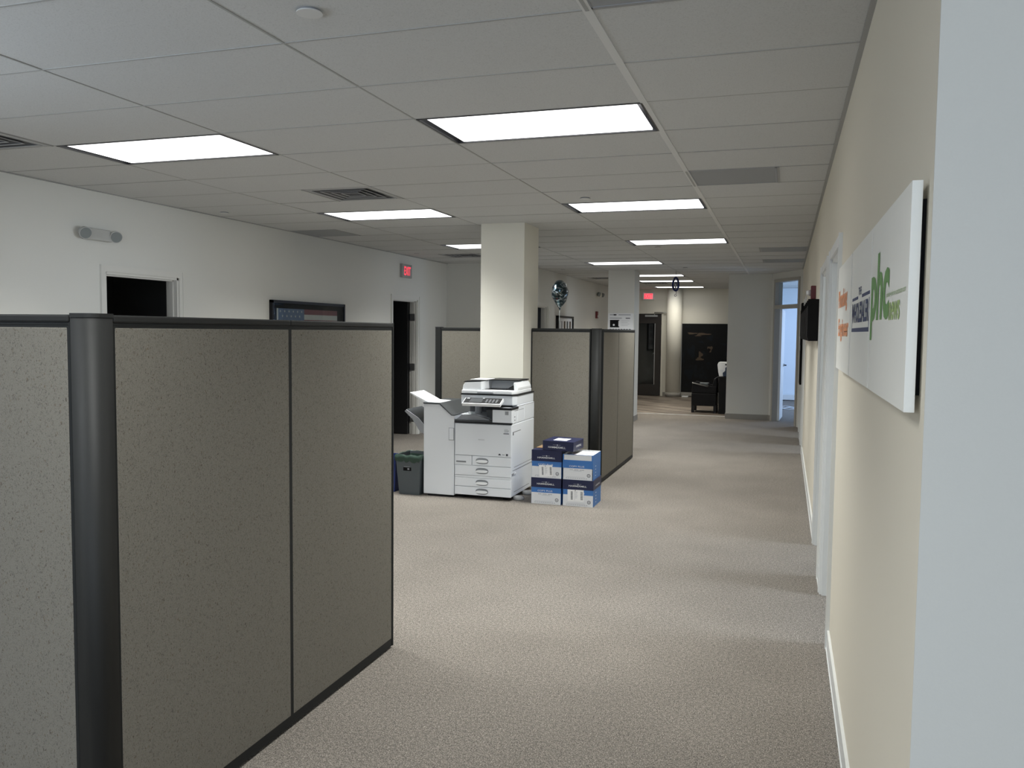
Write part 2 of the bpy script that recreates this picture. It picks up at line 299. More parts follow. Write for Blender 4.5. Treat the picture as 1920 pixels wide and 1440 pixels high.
    def build(s, name, parent=None, loc=None, bevel=0.0, seg=2, subsurf=0, clean=True):
        c = Vector(loc) if loc is not None else (Vector((0, 0, 0)))
        me = bpy.data.meshes.new(name); me.from_pydata([tuple(Vector(v)-c) for v in s.v], [], s.f); 
        for m in s.mats: me.materials.append(m)
        for p, k, sm in zip(me.polygons, s.m, s.sm): p.material_index = k; p.use_smooth = sm
        if clean:
            bm = bmesh.new(); bm.from_mesh(me); bmesh.ops.remove_doubles(bm, verts=bm.verts, dist=1e-6)
            bmesh.ops.recalc_face_normals(bm, faces=bm.faces); bm.to_mesh(me); bm.free()
        o = bpy.data.objects.new(name, me); COL.objects.link(o); o.location = c
        if parent: o.parent = parent; o.location = c - (parent_world(parent))
        if bevel:
            b = o.modifiers.new('bevel', 'BEVEL'); b.width = bevel; b.segments = seg; b.limit_method = 'ANGLE'; b.harden_normals = False
        if subsurf: q = o.modifiers.new('sub', 'SUBSURF'); q.levels = subsurf; q.render_levels = subsurf
        return o
def parent_world(o):
    v = Vector(o.location)
    while o.parent: o = o.parent; v += o.location
    return v
def tag(o, label, cat, group=None, kind=None):
    if label: o['label'] = label
    if cat: o['category'] = cat
    if group: o['group'] = group
    if kind: o['kind'] = kind
    return o
def thing(name, label, cat, loc, group=None):
    o = bpy.data.objects.new(name, None); COL.objects.link(o); o.location = loc; o.empty_display_size = 0.1
    return tag(o, label, cat, group)
def struct(name, mb, label=None, cat=None, loc=(0, 0, 0), **k):
    o = mb.build(name, loc=loc, **k); o['kind'] = 'structure'
    if label: o['label'] = label
    o['category'] = cat or name.split('_')[0]
    return o
def structE(name, label, cat, loc):
    o = thing(name, label, cat, loc); o['kind'] = 'structure'; return o
def copytree(o, parent=None):
    c = o.copy(); COL.objects.link(c); c.parent = parent
    for ch in [x for x in bpy.data.objects if x.parent == o]: copytree(ch, c)
    return c

W = M_['wall']; XR = 0.258; XL = -5.44; YW = 1.775
TW = 0.12
# ================================================================== STRUCTURE
# floors
struct('floor', MB().box(-5.44, 0.378, -4.0, 16.85, -0.05, 0.0, M_['carpet']).box(0.378, 3.8, -4.0, 21.7, -0.05, 0.0, M_['carpet']).box(-0.30, 0.378, 16.85, 21.7, -0.05, 0, M_['carpet'])
       .box(-8.4, -5.44, 3.0, 14.0, -0.05, 0.0, M_['carpet']), 'grey brown speckled carpet running the length of the office', 'floor')
struct('floor', MB().box(-6.0, -0.30, 16.85, 24.2, -0.05, 0.0, M_['plank']), 'grey brown wood plank floor of the far lobby', 'floor')
struct('trim_1', MB().box(-4.15, -1.05, 16.825, 16.865, 0.0, 0.006, M_['white_trim']), 'pale strip where carpet meets plank floor', 'trim')

def wallx(name, label, xa, xb, y0, y1, openings, m, z1=HC):
    """wall parallel to Y, openings = (ya, yb, ztop)"""
    mb = MB(); y = y0
    for a, b, zt in sorted(openings):
        mb.box(xa, xb, y, a, 0, z1, m); mb.box(xa, xb, a, b, zt, z1, m); y = b
    mb.box(xa, xb, y, y1, 0, z1, m)
    return struct(name, mb, label, 'wall', clean=False)
R_OP = [(4.59, 5.50, 2.075), (5.90, 6.80, 2.075), (12.0, 12.90, 2.075), (13.75, 14.65, 2.075)]
L_OP = [(5.675, 6.575, 2.085), (11.10, 11.97, 2.085)]
wallx('wall_right', 'long off-white wall on the right with four door openings', XR, XR+TW, YW+0.004, 15.38, R_OP, M_['wall_warm'])
wallx('wall_left', 'off-white wall on the left behind the cubicles', XL-TW, XL, 1.2, 13.15, L_OP, W)
struct('wall_left_near', MB().box(XL-TW, XL, -4.0, -0.8, 0, HC, W).box(XL-TW, XL, -0.8, 1.2, 0, 0.9, W).box(XL-TW, XL, -0.8, 1.2, 2.2, HC, W), 'left wall with an added window, outside the view', 'wall', clean=False)
we = structE('window_3', 'unseen window added in the left wall to light the ceiling', 'window', (XL-0.06, 0.2, 1.5))  # unseen window put in around the added left lamp
wf = MB()
for q in ((-0.8, -0.75, 0.9, 2.2), (1.15, 1.2, 0.9, 2.2), (0.175, 0.225, 0.9, 2.2), (-0.8, 1.2, 0.9, 0.95), (-0.8, 1.2, 2.15, 2.2)): wf.box(XL-0.1, XL-0.04, q[0], q[1], q[2], q[3], M_['white_trim'])
wf.build('window_frame', we, clean=False); MB().box(XL-0.073, XL-0.067, -0.75, 1.15, 0.95, 2.15, M_['glass']).build('glass_pane', we)
LOB = (13.95, 14.95, 2.085)
XLL = -4.18
wallx('wall_lobby_left', 'left wall of the far lobby with alarm and photo frame', XLL-TW, XLL, 13.27, 21.7, [LOB], M_['wall'])
struct('wall_jog', MB().box(XL-TW, XLL, 13.15, 13.27, 0, HC, W), 'short wall closing the left bay behind the far cubicle', 'wall')
# wall end face near camera and the room behind the camera
struct('wall_near_right', MB().box(XR+TW, 3.8, YW, YW+TW, 0, HC, W).box(XR, XR+TW, YW, YW+0.004, 0, HC, W), 'wall face at the right edge nearest the camera', 'wall')
bw = MB()
for a, b in ((-5.56, -4.9), (-2.3, -0.8), (2.8, 3.92)): bw.box(a, b, -4.12, -4.0, 0, HC, W)
for a, b in ((-4.9, -2.3), (-0.8, 2.8)): bw.box(a, b, -4.12, -4.0, 0, 0.75, W); bw.box(a, b, -4.12, -4.0, 2.25, HC, W)
struct('wall_back', bw, 'wall with windows behind the camera', 'wall', clean=False)
for k, (a, b) in enumerate(((-4.9, -2.3), (-0.8, 2.8))):
    e = structE('window_%d' % (k+1), 'window behind the camera', 'window', ((a+b)/2, -4.06, 1.5))
    fr = MB(); t = 0.05
    fr.box(a, b, -4.1, -4.02, 0.75, 0.75+t, M_['white_trim']).box(a, b, -4.1, -4.02, 2.25-t, 2.25, M_['white_trim'])
    for xx in (a, (a+b)/2-t/2, b-t): fr.box(xx, xx+t, -4.1, -4.02, 0.8, 2.2, M_['white_trim'])
    fr.build('window_frame', e); MB().box(a+t, b-t, -4.07, -4.064, 0.8, 2.2, M_['glass']).build('glass_pane', e)
struct('wall_outer_right', MB().box(3.8, 3.92, -4.0, 21.7, 0, HC, M_['wall']), 'outer wall of the right-hand offices', 'wall')
# office partitions right
struct('wall_office_divider', MB().box(XR+TW, 3.8, 5.65, 5.75, 0, HC, W).box(XR+TW, 3.8, 9.0, 9.1, 0, HC, W).box(XR+TW, 3.8, 15.0, 15.1, 0, HC, W), 'partitions between the right-hand offices', 'wall', clean=False)
# dark rooms left
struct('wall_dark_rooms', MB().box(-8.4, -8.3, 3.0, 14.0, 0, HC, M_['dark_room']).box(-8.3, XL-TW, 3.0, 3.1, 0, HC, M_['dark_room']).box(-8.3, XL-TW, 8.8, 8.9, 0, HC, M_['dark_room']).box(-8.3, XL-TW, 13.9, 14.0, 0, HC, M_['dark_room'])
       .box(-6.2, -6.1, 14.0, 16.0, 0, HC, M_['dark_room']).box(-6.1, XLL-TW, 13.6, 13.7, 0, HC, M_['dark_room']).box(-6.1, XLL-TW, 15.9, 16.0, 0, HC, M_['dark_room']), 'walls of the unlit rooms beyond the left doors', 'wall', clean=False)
# lobby back wall with door opening, vestibule
DX0, DX1 = -3.93, -3.03
YB = 21.7
lb = MB().box(-4.3, DX0, YB, YB+TW, 0, HC, M_['wall_cream']).box(DX0, DX1, YB, YB+TW, 2.11, HC, M_['wall_cream']).box(DX1, 3.92, YB, YB+TW, 0, HC, M_['wall_cream'])
struct('wall_lobby_back', lb, 'cream back wall of the far lobby', 'wall', clean=False)
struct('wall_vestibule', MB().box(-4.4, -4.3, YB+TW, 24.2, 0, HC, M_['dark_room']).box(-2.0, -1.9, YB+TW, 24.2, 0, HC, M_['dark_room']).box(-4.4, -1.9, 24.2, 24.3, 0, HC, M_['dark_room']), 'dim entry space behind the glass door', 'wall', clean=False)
# block wall right of lobby + angled wall
PA = Vector((-0.27, 16.45, 0)); PB = Vector((XR, 15.38, 0))
struct('wall_block', MB().box(-1.05, -0.27, 16.45, 16.57, 0, HC, W).box(-1.05, -0.93, 16.57, 16.9, 0, HC, W), 'grey wall block between the lobby and the glazed door', 'wall', clean=False)
struct('wall_blue_room', MB().box(-0.32, -0.24, 16.57, YB, 0, HC, M_['wall_blue']).box(-0.24, 3.8, YB-0.02, YB, 0, HC, M_['wall_blue']).box(3.78, 3.8, 15.1, YB-0.02, 0, HC, M_['wall_blue']), 'pale blue walls of the daylit room behind the glazed door', 'wall', clean=False)
def ang(t, n, z): # point on the angled wall: t along from PA, n normal (towards camera +), z
    d = (PB-PA).normalized(); nn = Vector((d.y, -d.x, 0))  # points to -Y / -X side
    return PA + d*t + nn*n + Vector((0, 0, z))
LA = (PB-PA).length
def abox(mb, t0, t1, n0, n1, z0, z1, m):
    vs = [ang(t, n, z) for z in (z0, z1) for n in (n0, n1) for t in (t0, t1)]
    mb.add(vs, [(0, 2, 3, 1), (4, 5, 7, 6), (0, 1, 5, 4), (2, 6, 7, 3), (0, 4, 6, 2), (1, 3, 7, 5)], m)
T0, T1 = 0.12, 1.10
aw = MB(); abox(aw, 0, T0, -0.12, 0, 0, HC, W); abox(aw, T1, LA, -0.12, 0, 0, HC, W); abox(aw, T0, T1, -0.12, 0, 2.62, HC, W)
struct('wall_angled', aw, 'short angled wall holding the glazed door', 'wall', clean=False)
# pillars
for k, (xa, xb, ya, yb, lab) in enumerate(((-3.06, -2.585, 8.33, 8.85, 'square off-white pillar rising behind the copier'), (-3.08, -2.60, 15.08, 15.6, 'square grey-white pillar at the lobby edge, poster on its face'))):
    struct('wall_pillar', MB().box(xa, xb, ya, yb, 0, HC, M_['wall_cream'] if k == 0 else W), lab, 'pillar')
struct('baseboard_pillar', MB().box(-3.09, -2.59, 15.07, 15.61, 0, 0.1, M_['rubber_base']).box(-3.07, -2.575, 8.32, 8.86, 0, 0.1, M_['rubber_base']), 'grey rubber base around the pillars', 'baseboard', clean=False)
# round column
struct('wall_round_column', MB().cyl((-2.70, 21.62, 0), 0.19, HC, 'z', M_['wall_cream'], 40), 'round cream column beside the lobby door', 'column')
struct('baseboard_column', MB().cyl((-2.70, 21.62, 0), 0.197, 0.11, 'z', M_['rubber_base'], 40), 'grey rubber base around the round column', 'baseboard')

# baseboards
bb = MB(); prev = YW
for a, b, _ in R_OP: bb.box(XR-0.012, XR, prev, a-0.055, 0, 0.10, M_['white_trim']).box(XR-0.016, XR, prev, a-0.055, 0, 0.012, M_['white_trim']); prev = b+0.055
bb.box(XR-0.012, XR, prev, 15.38, 0, 0.10, M_['white_trim'])
struct('baseboard_right', bb, 'white baseboard along the right wall', 'baseboard', clean=False)
bb = MB(); prev = -4
for a, b, _ in L_OP: bb.box(XL, XL+0.01, prev, a-0.055, 0, 0.1, M_['rubber_base']); prev = b+0.055
bb.box(XL, XL+0.01, prev, 13.15, 0, 0.1, M_['rubber_base']).box(XL, XLL, 13.14, 13.15, 0, 0.1, M_['rubber_base'])
struct('baseboard_left', bb, 'grey rubber base along the left wall', 'baseboard', clean=False)
bb = MB().box(-1.06, -0.27, 16.44, 16.45, 0, 0.1, M_['rubber_base']).box(-1.06, -1.05, 16.45, 16.9, 0, 0.1, M_['rubber_base'])
abox(bb, -0.005, T0-0.05, 0, 0.01, 0, 0.1, M_['rubber_base'])
struct('baseboard_block', bb, 'grey rubber base along the wall block', 'baseboard', clean=False)
struct('baseboard_lobby', MB().box(XLL, XLL+0.01, 15.0, YB, 0, 0.1, M_['rubber_base']).box(DX1+0.06, -1.0, YB-0.01, YB, 0, 0.1, M_['rubber_base']).box(-0.2, 3.7, YB-0.04, YB-0.02, 0, 0.12, M_['rubber_base']), 'grey rubber base in the lobby', 'baseboard', clean=False)

# ceiling: tiles with real holes where the fixtures and grilles sit
LIGHTS = [(0, 0), (0, 5), (0, 10), (2, 0), (2, 5), (2, 10), (1, 15), (1, 20), (1, 23), (1, 27), (0, -5), (2, -5)]   # (column from the right, row)
def lcell(c, j): return X0-(c+1)*TX, X0-c*TX, Y0+j*TY, Y0+(j+1)*TY
half = {}   # 24 inch grilles: (x0, x1, row)
GRILLE = [(-0.689, -0.08, 3, 'perf'), (-0.689, -0.08, -3, 'perf'), (-0.36, 0.245, 12, 'perf'), (-0.36, 0.245, 15, 'perf'), (-5.43, -4.85, 7, 'perf'), (-4.97, -4.36, -1, 'slot'), (-3.737, -3.127, 3, 'way'), (-4.88, -4.27, 12, 'way'), (-3.9, -3.29, 21, 'way'), (-3.127, -2.52, 24, 'way')]
ce = MB(); tb = MB()
jmin, jmax = -14, 34
cols = list(range(-4, 7))   # column index c: x from X0-(c+1)TX to X0-c*TX
BX0, BX1, BY0, BY1 = -8.4, 3.92, -4.12, 24.3
for c in cols:
    for j in range(jmin, jmax):
        if (c, j) in LIGHTS: continue
        x0, x1, y0, y1 = lcell(c, j)
        x0, x1, y0, y1 = max(x0, BX0), min(x1, BX1), max(y0, BY0), min(y1, BY1)
        if x1 <= x0 or y1 <= y0: continue
        segs = [(x0, x1)]
        for g in GRILLE:
            if g[2] == j and g[0] < x1-0.01 and g[1] > x0+0.01:
                ns = []
                for a, b in segs:
                    if g[0] > a+0.005: ns.append((a, min(b, g[0])))
                    if g[1] < b-0.005: ns.append((max(a, g[1]), b))
                segs = [q for q in ns if q[1]-q[0] > 0.005]
        for a, b in segs:
            z = HC + random.uniform(0, 0.003)
            ce.add([(a, y0, z), (b, y0, z), (b, y1, z), (a, y1, z)], [(0, 1, 2, 3)], M_['tile'])
ce.box(BX0, BX1, BY0, BY1, HC+0.25, HC+0.3, M_['dark_room'])
struct('ceiling', ce, 'white speckled lay-in tile ceiling', 'ceiling', clean=False)
# T-bar grid
for j in range(jmin, jmax):
    y = Y0+j*TY
    if BY0 < y < BY1: tb.box(BX0, BX1, y-0.005, y+0.005, HC-0.0006, HC+0.004, M_['tbar'])
for c in range(-4, 8):
    x = X0-c*TX
    if BX0 < x < BX1:
        wdt = 0.017 if c == 0 else 0.005
        tb.box(x-wdt, x+wdt, BY0, BY1, HC-(0.003 if c == 0 else 0.0008), HC+0.004, M_['tbar_l'] if c == 0 else M_['tbar'])
for g in GRILLE:
    for x in g[:2]: tb.box(x-0.007, x+0.007, Y0+g[2]*TY, Y0+(g[2]+1)*TY, HC-0.0045, HC+0.004, M_['tbar'])
tb.box(XR-0.02, XR, YW, 15.3, HC-0.005, HC, M_['tbar']).box(XL, XL+0.02, -4, 13.15, HC-0.005, HC, M_['tbar'])
struct('trim_2', tb, 'metal grid bars of the tile ceiling', 'ceiling grid', clean=False)

# doors ---------------------------------------------------------------
def door_frame_x(n, x, side, a, b, zt, m, label, cw=0.055):
    """frame in a wall parallel to Y; side=+1 wall lies at +x of face"""
    e = structE('door_%d' % n, label, 'door', (x, (a+b)/2, 0))
    c = MB(); f = 0.014
    xa, xb = (x-f, x) if side > 0 else (x, x+f)
    c.box(xa, xb, a-cw, a, 0, zt+cw, m).box(xa, xb, b, b+cw, 0, zt+cw, m).box(xa, xb, a, b, zt, zt+cw, m)
    c.box(xa-0.006 if side > 0 else xb, xa if side > 0 else xb+0.006, a-cw, a-cw+0.014, 0, zt+cw, m).box(xa-0.006 if side > 0 else xb, xa if side > 0 else xb+0.006, b+cw-0.014, b+cw, 0, zt+cw, m)
    c.build('casing', e, clean=False)
    j = MB(); t = 0.02; xs, xe = (x, x+TW) if side > 0 else (x-TW, x)
    j.box(xs, xe, a, a+t, 0, zt, m).box(xs, xe, b-t, b, 0, zt, m).box(xs, xe, a, b, zt-t, zt, m)
    xm = (xs+xe)/2
    j.box(xm-0.02, xm+0.02, b-t-0.012, b-t, 0, zt-t, m).box(xm-0.02, xm+0.02, a+t, a+t+0.012, 0, zt-t, m).box(xm-0.02, xm+0.02, a+t, b-t, zt-t-0.012, zt-t, m)
    j.build('jamb', e, clean=False)
    return e
for k, (a, b, zt) in enumerate(R_OP):
    door_frame_x(k+1, XR, 1, a, b, zt, M_['white_trim'], ['nearest white doorway on the right wall, beside the printed canvases', 'second white doorway on the right wall', 'third doorway on the right wall, beyond the black wall pockets', 'farthest doorway on the right wall'][k])
e5 = door_frame_x(5, XL, -1, *L_OP[0], M_['trim'], 'open doorway to a dark room above the near cubicle on the left wall')
e6 = door_frame_x(6, XL, -1, *L_OP[1], M_['trim'], 'open doorway with black hinges under the left exit sign')
# leaf open inwards on door 6
a, b, zt = L_OP[1]
lf = MB().box(XL-TW-0.90, XL-TW-0.01, b-0.075, b-0.03, 0.01, zt-0.03, M_['door_w'])
lf.build('door_leaf', e6); 
MB().box(XL-TW-0.72, XL-TW-0.30, b-0.079, b-0.0755, 0.45, 1.85, M_['screen']).build('door_glass', e6)
for z in (0.25, 1.05, 1.82):
    MB().box(XL-0.10, XL-0.03, b-0.034, b-0.0195, z-0.055, z+0.055, M_['steel']).cyl((XL-TW+0.0, b-0.04, z-0.055), 0.012, 0.11, 'z', M_['black'], 12).box(XL-TW-0.03, XL-0.10, b-0.05, b-0.025, z-0.05, z+0.05, M_['black']).build('hinge', e6, clean=False)
e7 = door_frame_x(7, XLL, -1, *LOB, M_['trim'], 'doorway in the lobby left wall, just right of the near pillar')
# lobby entry door with large glass lite
e8 = structE('door_8', 'dark brown glazed entry door under the far exit sign', 'door', ((DX0+DX1)/2, YB, 0))
yf = YB-0.005
c = MB()
for xa, xb in ((DX0-0.05, DX0), (DX1, DX1+0.05)): c.box(xa, xb, yf-0.02, yf, 0, 2.16, M_['wall_cream'])
c.box(DX0, DX1, yf-0.02, yf, 2.11, 2.16, M_['wall_cream']); c.build('casing', e8, clean=False)
l = MB(); yd0, yd1 = YB+0.005, YB+0.05; s0 = 0.14
l.box(DX0+0.01, DX0+s0, yd0, yd1, 0.01, 2.10, M_['door_d']).box(DX1-s0-0.02, DX1-0.01, yd0, yd1, 0.01, 2.10, M_['door_d'])
l.box(DX0+s0, DX1-s0-0.02, yd0, yd1, 1.86, 2.10, M_['door_d']).box(DX0+s0, DX1-s0-0.02, yd0, yd1, 0.01, 0.29, M_['door_d'])
lf = l.build('door_leaf', e8, clean=False)
MB().box(DX0+s0, DX1-s0-0.02, YB+0.024, YB+0.030, 0.29, 1.86, M_['glass']).build('glass_pane', e8)
MB().box(DX1-s0-0.035, DX1-s0-0.02, yd0-0.008, yd0, 0.29, 1.86, M_['steel']).build('glazing_bead', e8)
MB().box(DX1-0.42, DX1-0.10, YB-0.05, YB+0.004, 2.03, 2.075, M_['steel']).tube([(DX1-0.18, YB-0.035, 2.08), (DX1-0.18, YB-0.06, 2.14), (DX1+0.12, YB-0.045, 2.135)], 0.012, M_['steel']).build('door_closer', e8, clean=False)
for z in (0.3, 1.1, 1.9): MB().cyl((DX1-0.004, YB-0.004, z-0.07), 0.014, 0.14, 'z', M_['black'], 12).build('hinge', e8)
# inner vestibule door seen through the glass, with lever and lock
e9 = structE('door_9', 'inner dark door with bright lever, seen through the entry door glass', 'door', (-3.6, 24.1, 0))
MB().box(-4.15, -3.15, 24.13, 24.195, 0.0, 2.1, M_['door_d']).build('door_leaf', e9)
MB().cyl((-3.50, 24.13, 1.05), 0.03, -0.02, 'y', M_['steel'], 16).tube([(-3.50, 24.10, 1.05), (-3.50, 24.08, 1.05), (-3.60, 24.08, 1.035)], 0.014, M_['steel']).build('lever_handle', e9, clean=False)
MB().cyl((-3.49, 24.13, 1.22), 0.03, -0.02, 'y', M_['steel'], 16).build('deadbolt', e9)
# glazed door in the angled wall with transom
e10 = structE('door_10', 'grey framed doorway with transom window, open to a daylit blue room', 'door', ang((T0+T1)/2, 0, 0))
fm = mat('door_frame_taupe', (0.40, 0.38, 0.34), 0.5)
fr = MB(); fw = 0.055
for (t0, t1, z0, z1) in ((T0, T0+fw, 0, 2.62), (T1-fw, T1, 0, 2.62), (T0+fw, T1-fw, 2.565, 2.62), (T0+fw, T1-fw, 2.08, 2.15)): abox(fr, t0, t1, -0.13, 0.015, z0, z1, fm)
fr.build('door_frame', e10, clean=False)
gp = MB(); abox(gp, T0+fw, T1-fw, -0.063, -0.057, 2.15, 2.565, M_['glass']); gp.build('transom_glass', e10)
# leaf swung into the blue room, hinged on the left
hp = ang(T0+fw+0.02, -0.125, 0); mb = MB(); n0 = 0
mb.box(0, 0.86, 0, 0.045, 0.01, 2.07, M_['white_trim'])
mb.xform(Matrix.Translation(hp) @ Matrix.Rotation(math.radians(86.5), 4, 'Z')); leaf = mb.build('door_leaf', e10)
mb = MB(); mb.cyl((0.79, 0.0, 1.02), 0.027, -0.015, 'y', M_['steel'], 14).tube([(0.79, -0.015, 1.02), (0.79, -0.05, 1.02), (0.68, -0.05, 1.02)], 0.011, M_['black'])
mb.xform(Matrix.Translation(hp) @ Matrix.Rotation(math.radians(86.5), 4, 'Z')); mb.build('lever_handle', e10, clean=False)

# ================================================================== CEILING FIXTURES
LL = {(0, 0): 'largest ceiling light panel, nearest in the centre of the ceiling', (0, 5): 'ceiling light panel directly beyond the largest one', (0, 10): 'third ceiling light panel of the right row, just before the lobby',
      (2, 0): 'ceiling light panel nearest on the left, above the near cubicle', (2, 5): 'left row ceiling light panel beside the four-way air diffuser', (2, 10): 'ceiling light panel partly hidden behind the near pillar',
      (1, 15): 'ceiling light panel above and before the far pillar', (1, 20): 'nearest of the three thin lobby light panels', (1, 23): 'middle of the three thin lobby light panels', (1, 27): 'farthest of the three lobby light panels, above the exit sign',
      (0, -5): 'ceiling light panel above the camera on the right', (2, -5): 'ceiling light panel behind the camera on the left'}
proto = None
for (c, j) in LIGHTS:
    x0, x1, y0, y1 = lcell(c, j); cx, cy = (x0+x1)/2, (y0+y1)/2
    if proto is None:
        e = thing('ceiling_light', LL[(c, j)], 'ceiling light', (cx, cy, HC), 'flat light panels set in the tile ceiling')
        h = MB(); g = 0.008
        for (a, b, d, f) in ((x0+g, x1-g, y0+g, y0+g+0.012), (x0+g, x1-g, y1-g-0.012, y1-g), (x0+g, x0+g+0.012, y0+g, y1-g), (x1-g-0.012, x1-g, y0+g, y1-g)): h.box(a, b, d, f, HC-0.003, HC+0.09, M_['recess_shade'])
        h.box(x0+g, x1-g, y0+g, y1-g, HC+0.09, HC+0.095, M_['recess_shade'])
        h.build('housing', e, loc=(cx, cy, HC), clean=False)
        MB().box(x0+0.055, x1-0.045, y0+0.022, y1-0.022, HC+0.004, HC+0.012, M_['diff']).build('diffuser', e, loc=(cx, cy, HC))
        proto = e
    else:
        e = copytree(proto); e.location = (cx, cy, HC); e['label'] = LL[(c, j)]
    lob = c == 1 and j >= 20
    area('troffer_light', (cx, cy, HC-0.008), (0, 0, -1), 1.08, 0.54, P_TROFFER*(0.22 if j == 27 else 0.6 if lob else 0.55 if j < 0 else 1.0), WARM if lob else (0.985, 1.0, 0.965), math.radians(120))

# grilles
GLAB = {(-0.689, 3): 'dark perforated ceiling return grille beside the right row of lights', (-0.689, -3): 'perforated ceiling grille at the top edge of the view', (-0.36, 12): 'nearer of two thin grey ceiling grilles by the right wall', (-0.36, 15): 'farther of two thin grey ceiling grilles by the right wall',
        (-5.43, 7): 'grey ceiling return panel against the left wall', (-4.97, -1): 'slotted ceiling vent at the far left edge', (-3.737, 3): 'four-way ceiling air diffuser between the two left light panels', (-4.88, 12): 'four-way air diffuser beyond the light behind the near pillar', (-3.9, 21): 'lobby air diffuser left of the far pillar', (-3.127, 24): 'lobby air diffuser above the exit sign'}
for (xa, xb, j, kind) in GRILLE:
    y0, y1 = Y0+j*TY, Y0+(j+1)*TY; lab = GLAB[(xa, j)]; g = 0.008
    if kind == 'perf':
        e = thing('return_grille', lab, 'air vent', ((xa+xb)/2, (y0+y1)/2, HC))
        MB().box(xa+0.02, xb-0.02, y0+0.02, y1-0.02, HC, HC+0.006, M_['perf']).build('perforated_panel', e)
        f = MB()
        for q in ((xa+g, xb-g, y0+g, y0+0.022), (xa+g, xb-g, y1-0.022, y1-g), (xa+g, xa+0.022, y0+g, y1-g), (xb-0.022, xb-g, y0+g, y1-g)): f.box(*q, HC-0.002, HC+0.01, M_['cop_g'])
        f.build('frame', e, clean=False)
    else:
        e = thing('air_diffuser', lab, 'air vent', ((xa+xb)/2, (y0+y1)/2, HC))
        cx, cy = (xa+xb)/2, (y0+y1)/2
        MB().box(xa+g, xb-g, y0+g, y1-g, HC+0.05, HC+0.055, M_['vent_d']).build('plenum', e)
        f = MB()
        def ring(h0, z0, h1, z1, m, th=0.004):
            for (sx, sy) in ((1, 0), (-1, 0), (0, 1), (0, -1)):
                if sx: p = [(cx+sx*h0, cy-h0, z0), (cx+sx*h0, cy+h0, z0), (cx+sx*h1, cy+h1, z1), (cx+sx*h1, cy-h1, z1)]
                else: p = [(cx-h0, cy+sy*h0, z0), (cx+h0, cy+sy*h0, z0), (cx+h1, cy+sy*h1, z1), (cx-h1, cy+sy*h1, z1)]
                f.add(p+[(a, b, c_+th) for a, b, c_ in p], [(0, 1, 2, 3), (7, 6, 5, 4), (0, 4, 5, 1), (1, 5, 6, 2), (2, 6, 7, 3), (3, 7, 4, 0)], m)
        ring(0.295, HC-0.001, 0.27, HC-0.004, M_['vent'])
        for h in (0.262, 0.20, 0.14, 0.08):
            ring(h, HC-0.002, h-0.045, HC+0.04, M_['vane']); ring(h, HC-0.0045, h-0.009, HC-0.0035, M_['vent'], 0.002)
        f.build('vanes', e, clean=False)
# concealed sprinkler discs
for (x, y, lab) in ((-1.63, 2.665, 'round white ceiling cover at the top of the view'), (-1.63, 6.95, 'round ceiling cover before the second right-row light'), (-5.2, 6.95, 'small round ceiling cover near the left wall'), (-1.62, 11.1, 'round ceiling cover just beyond the third right-row light'),
                    (-5.15, 11.3, 'round ceiling cover near the left exit sign'), (-1.67, 14.7, 'round ceiling cover before the hanging navy balloon'), (-3.84, 14.75, 'round ceiling cover above the striped foil balloon')):
    tag(MB().cyl((x, y, HC-0.009), 0.046, 0.004, 'z', M_['cover'], 36).cyl((x, y, HC-0.005), 0.038, 0.008, 'z', M_['cop_g'], 20).build('sprinkler_cover', loc=(x, y, HC)), lab, 'ceiling cover', 'round covers on the ceiling')

# ================================================================== CUBICLE PANELS
PH = 1.655
def panel_run(name, label, seams, x=None, y=None, thick=0.06, endcap=True, caps=(1, 1), flip=1):
    """run of fabric panels. seams list of coordinates along the run; x given -> run along Y with face at x towards +X; y given -> along X with face at y towards -Y"""
    lo, hi = seams[0], seams[-1]; mid = (lo+hi)/2
    loc = (x-thick/2, mid, 0) if x is not None else (mid, y+thick/2, 0)
    e = thing(name, label, 'cubicle panel', loc)
    def B(mb, a, b, d0, d1, z0, z1, m):   # along a..b, depth d0..d1 measured from face inwards
        if x is not None: mb.box(x-d1, x-d0, a, b, z0, z1, m)
        else: mb.box(a, b, y+d0, y+d1, z0, z1, m)
    for a, b in zip(seams[:-1], seams[1:]):
        mb = MB(); B(mb, a+0.009, b-0.009, 0.0, thick, 0.05, PH-0.036, M_['fabric'])
        mb.build('fabric_panel', e, bevel=0.004)
    fr = MB(); B(fr, lo, hi, 0.001, thick-0.001, 0.012, PH-0.02, M_['post_d'])
    fr.build('frame', e)
    t = MB()
    for a, b in zip(seams[:-1], seams[1:]): B(t, a+0.001, b-0.001, -0.004, thick+0.004, PH-0.022, PH, M_['post']); B(t, a, b, 0.0, thick, PH-0.034, PH-0.022, M_['post_d'])
    t.build('top_cap', e, bevel=0.005)
    k = MB(); B(k, lo, hi, 0.004, thick-0.004, 0.012, 0.05, M_['post_d']); k.build('base_rail', e)
    if caps[1]:
        c = MB(); B(c, hi-0.004, hi+0.008, -0.002, thick+0.002, 0.012, PH, M_['post_d']); c.build('end_trim', e)
    for a in (lo+0.06, hi-0.06):
        g = MB(); 
        if x is not None: g.cyl((x-thick/2, a, 0), 0.018, 0.013, 'z', M_['black'], 12)
        else: g.cyl((a, y+thick/2, 0), 0.018, 0.013, 'z', M_['black'], 12)
        g.build('levelling_foot', e)
    return e
XP = -1.866; YP = 1.895
panel_run('cubicle_partition', 'two joined fabric cubicle panels running away from the camera, nearest on the left', [1.972, 2.897, 3.812], x=XP)
panel_run('cubicle_partition', 'fleck fabric cubicle panel at the left edge, facing the camera', [-4.2, -3.07, -1.945], y=YP, caps=(0, 0))
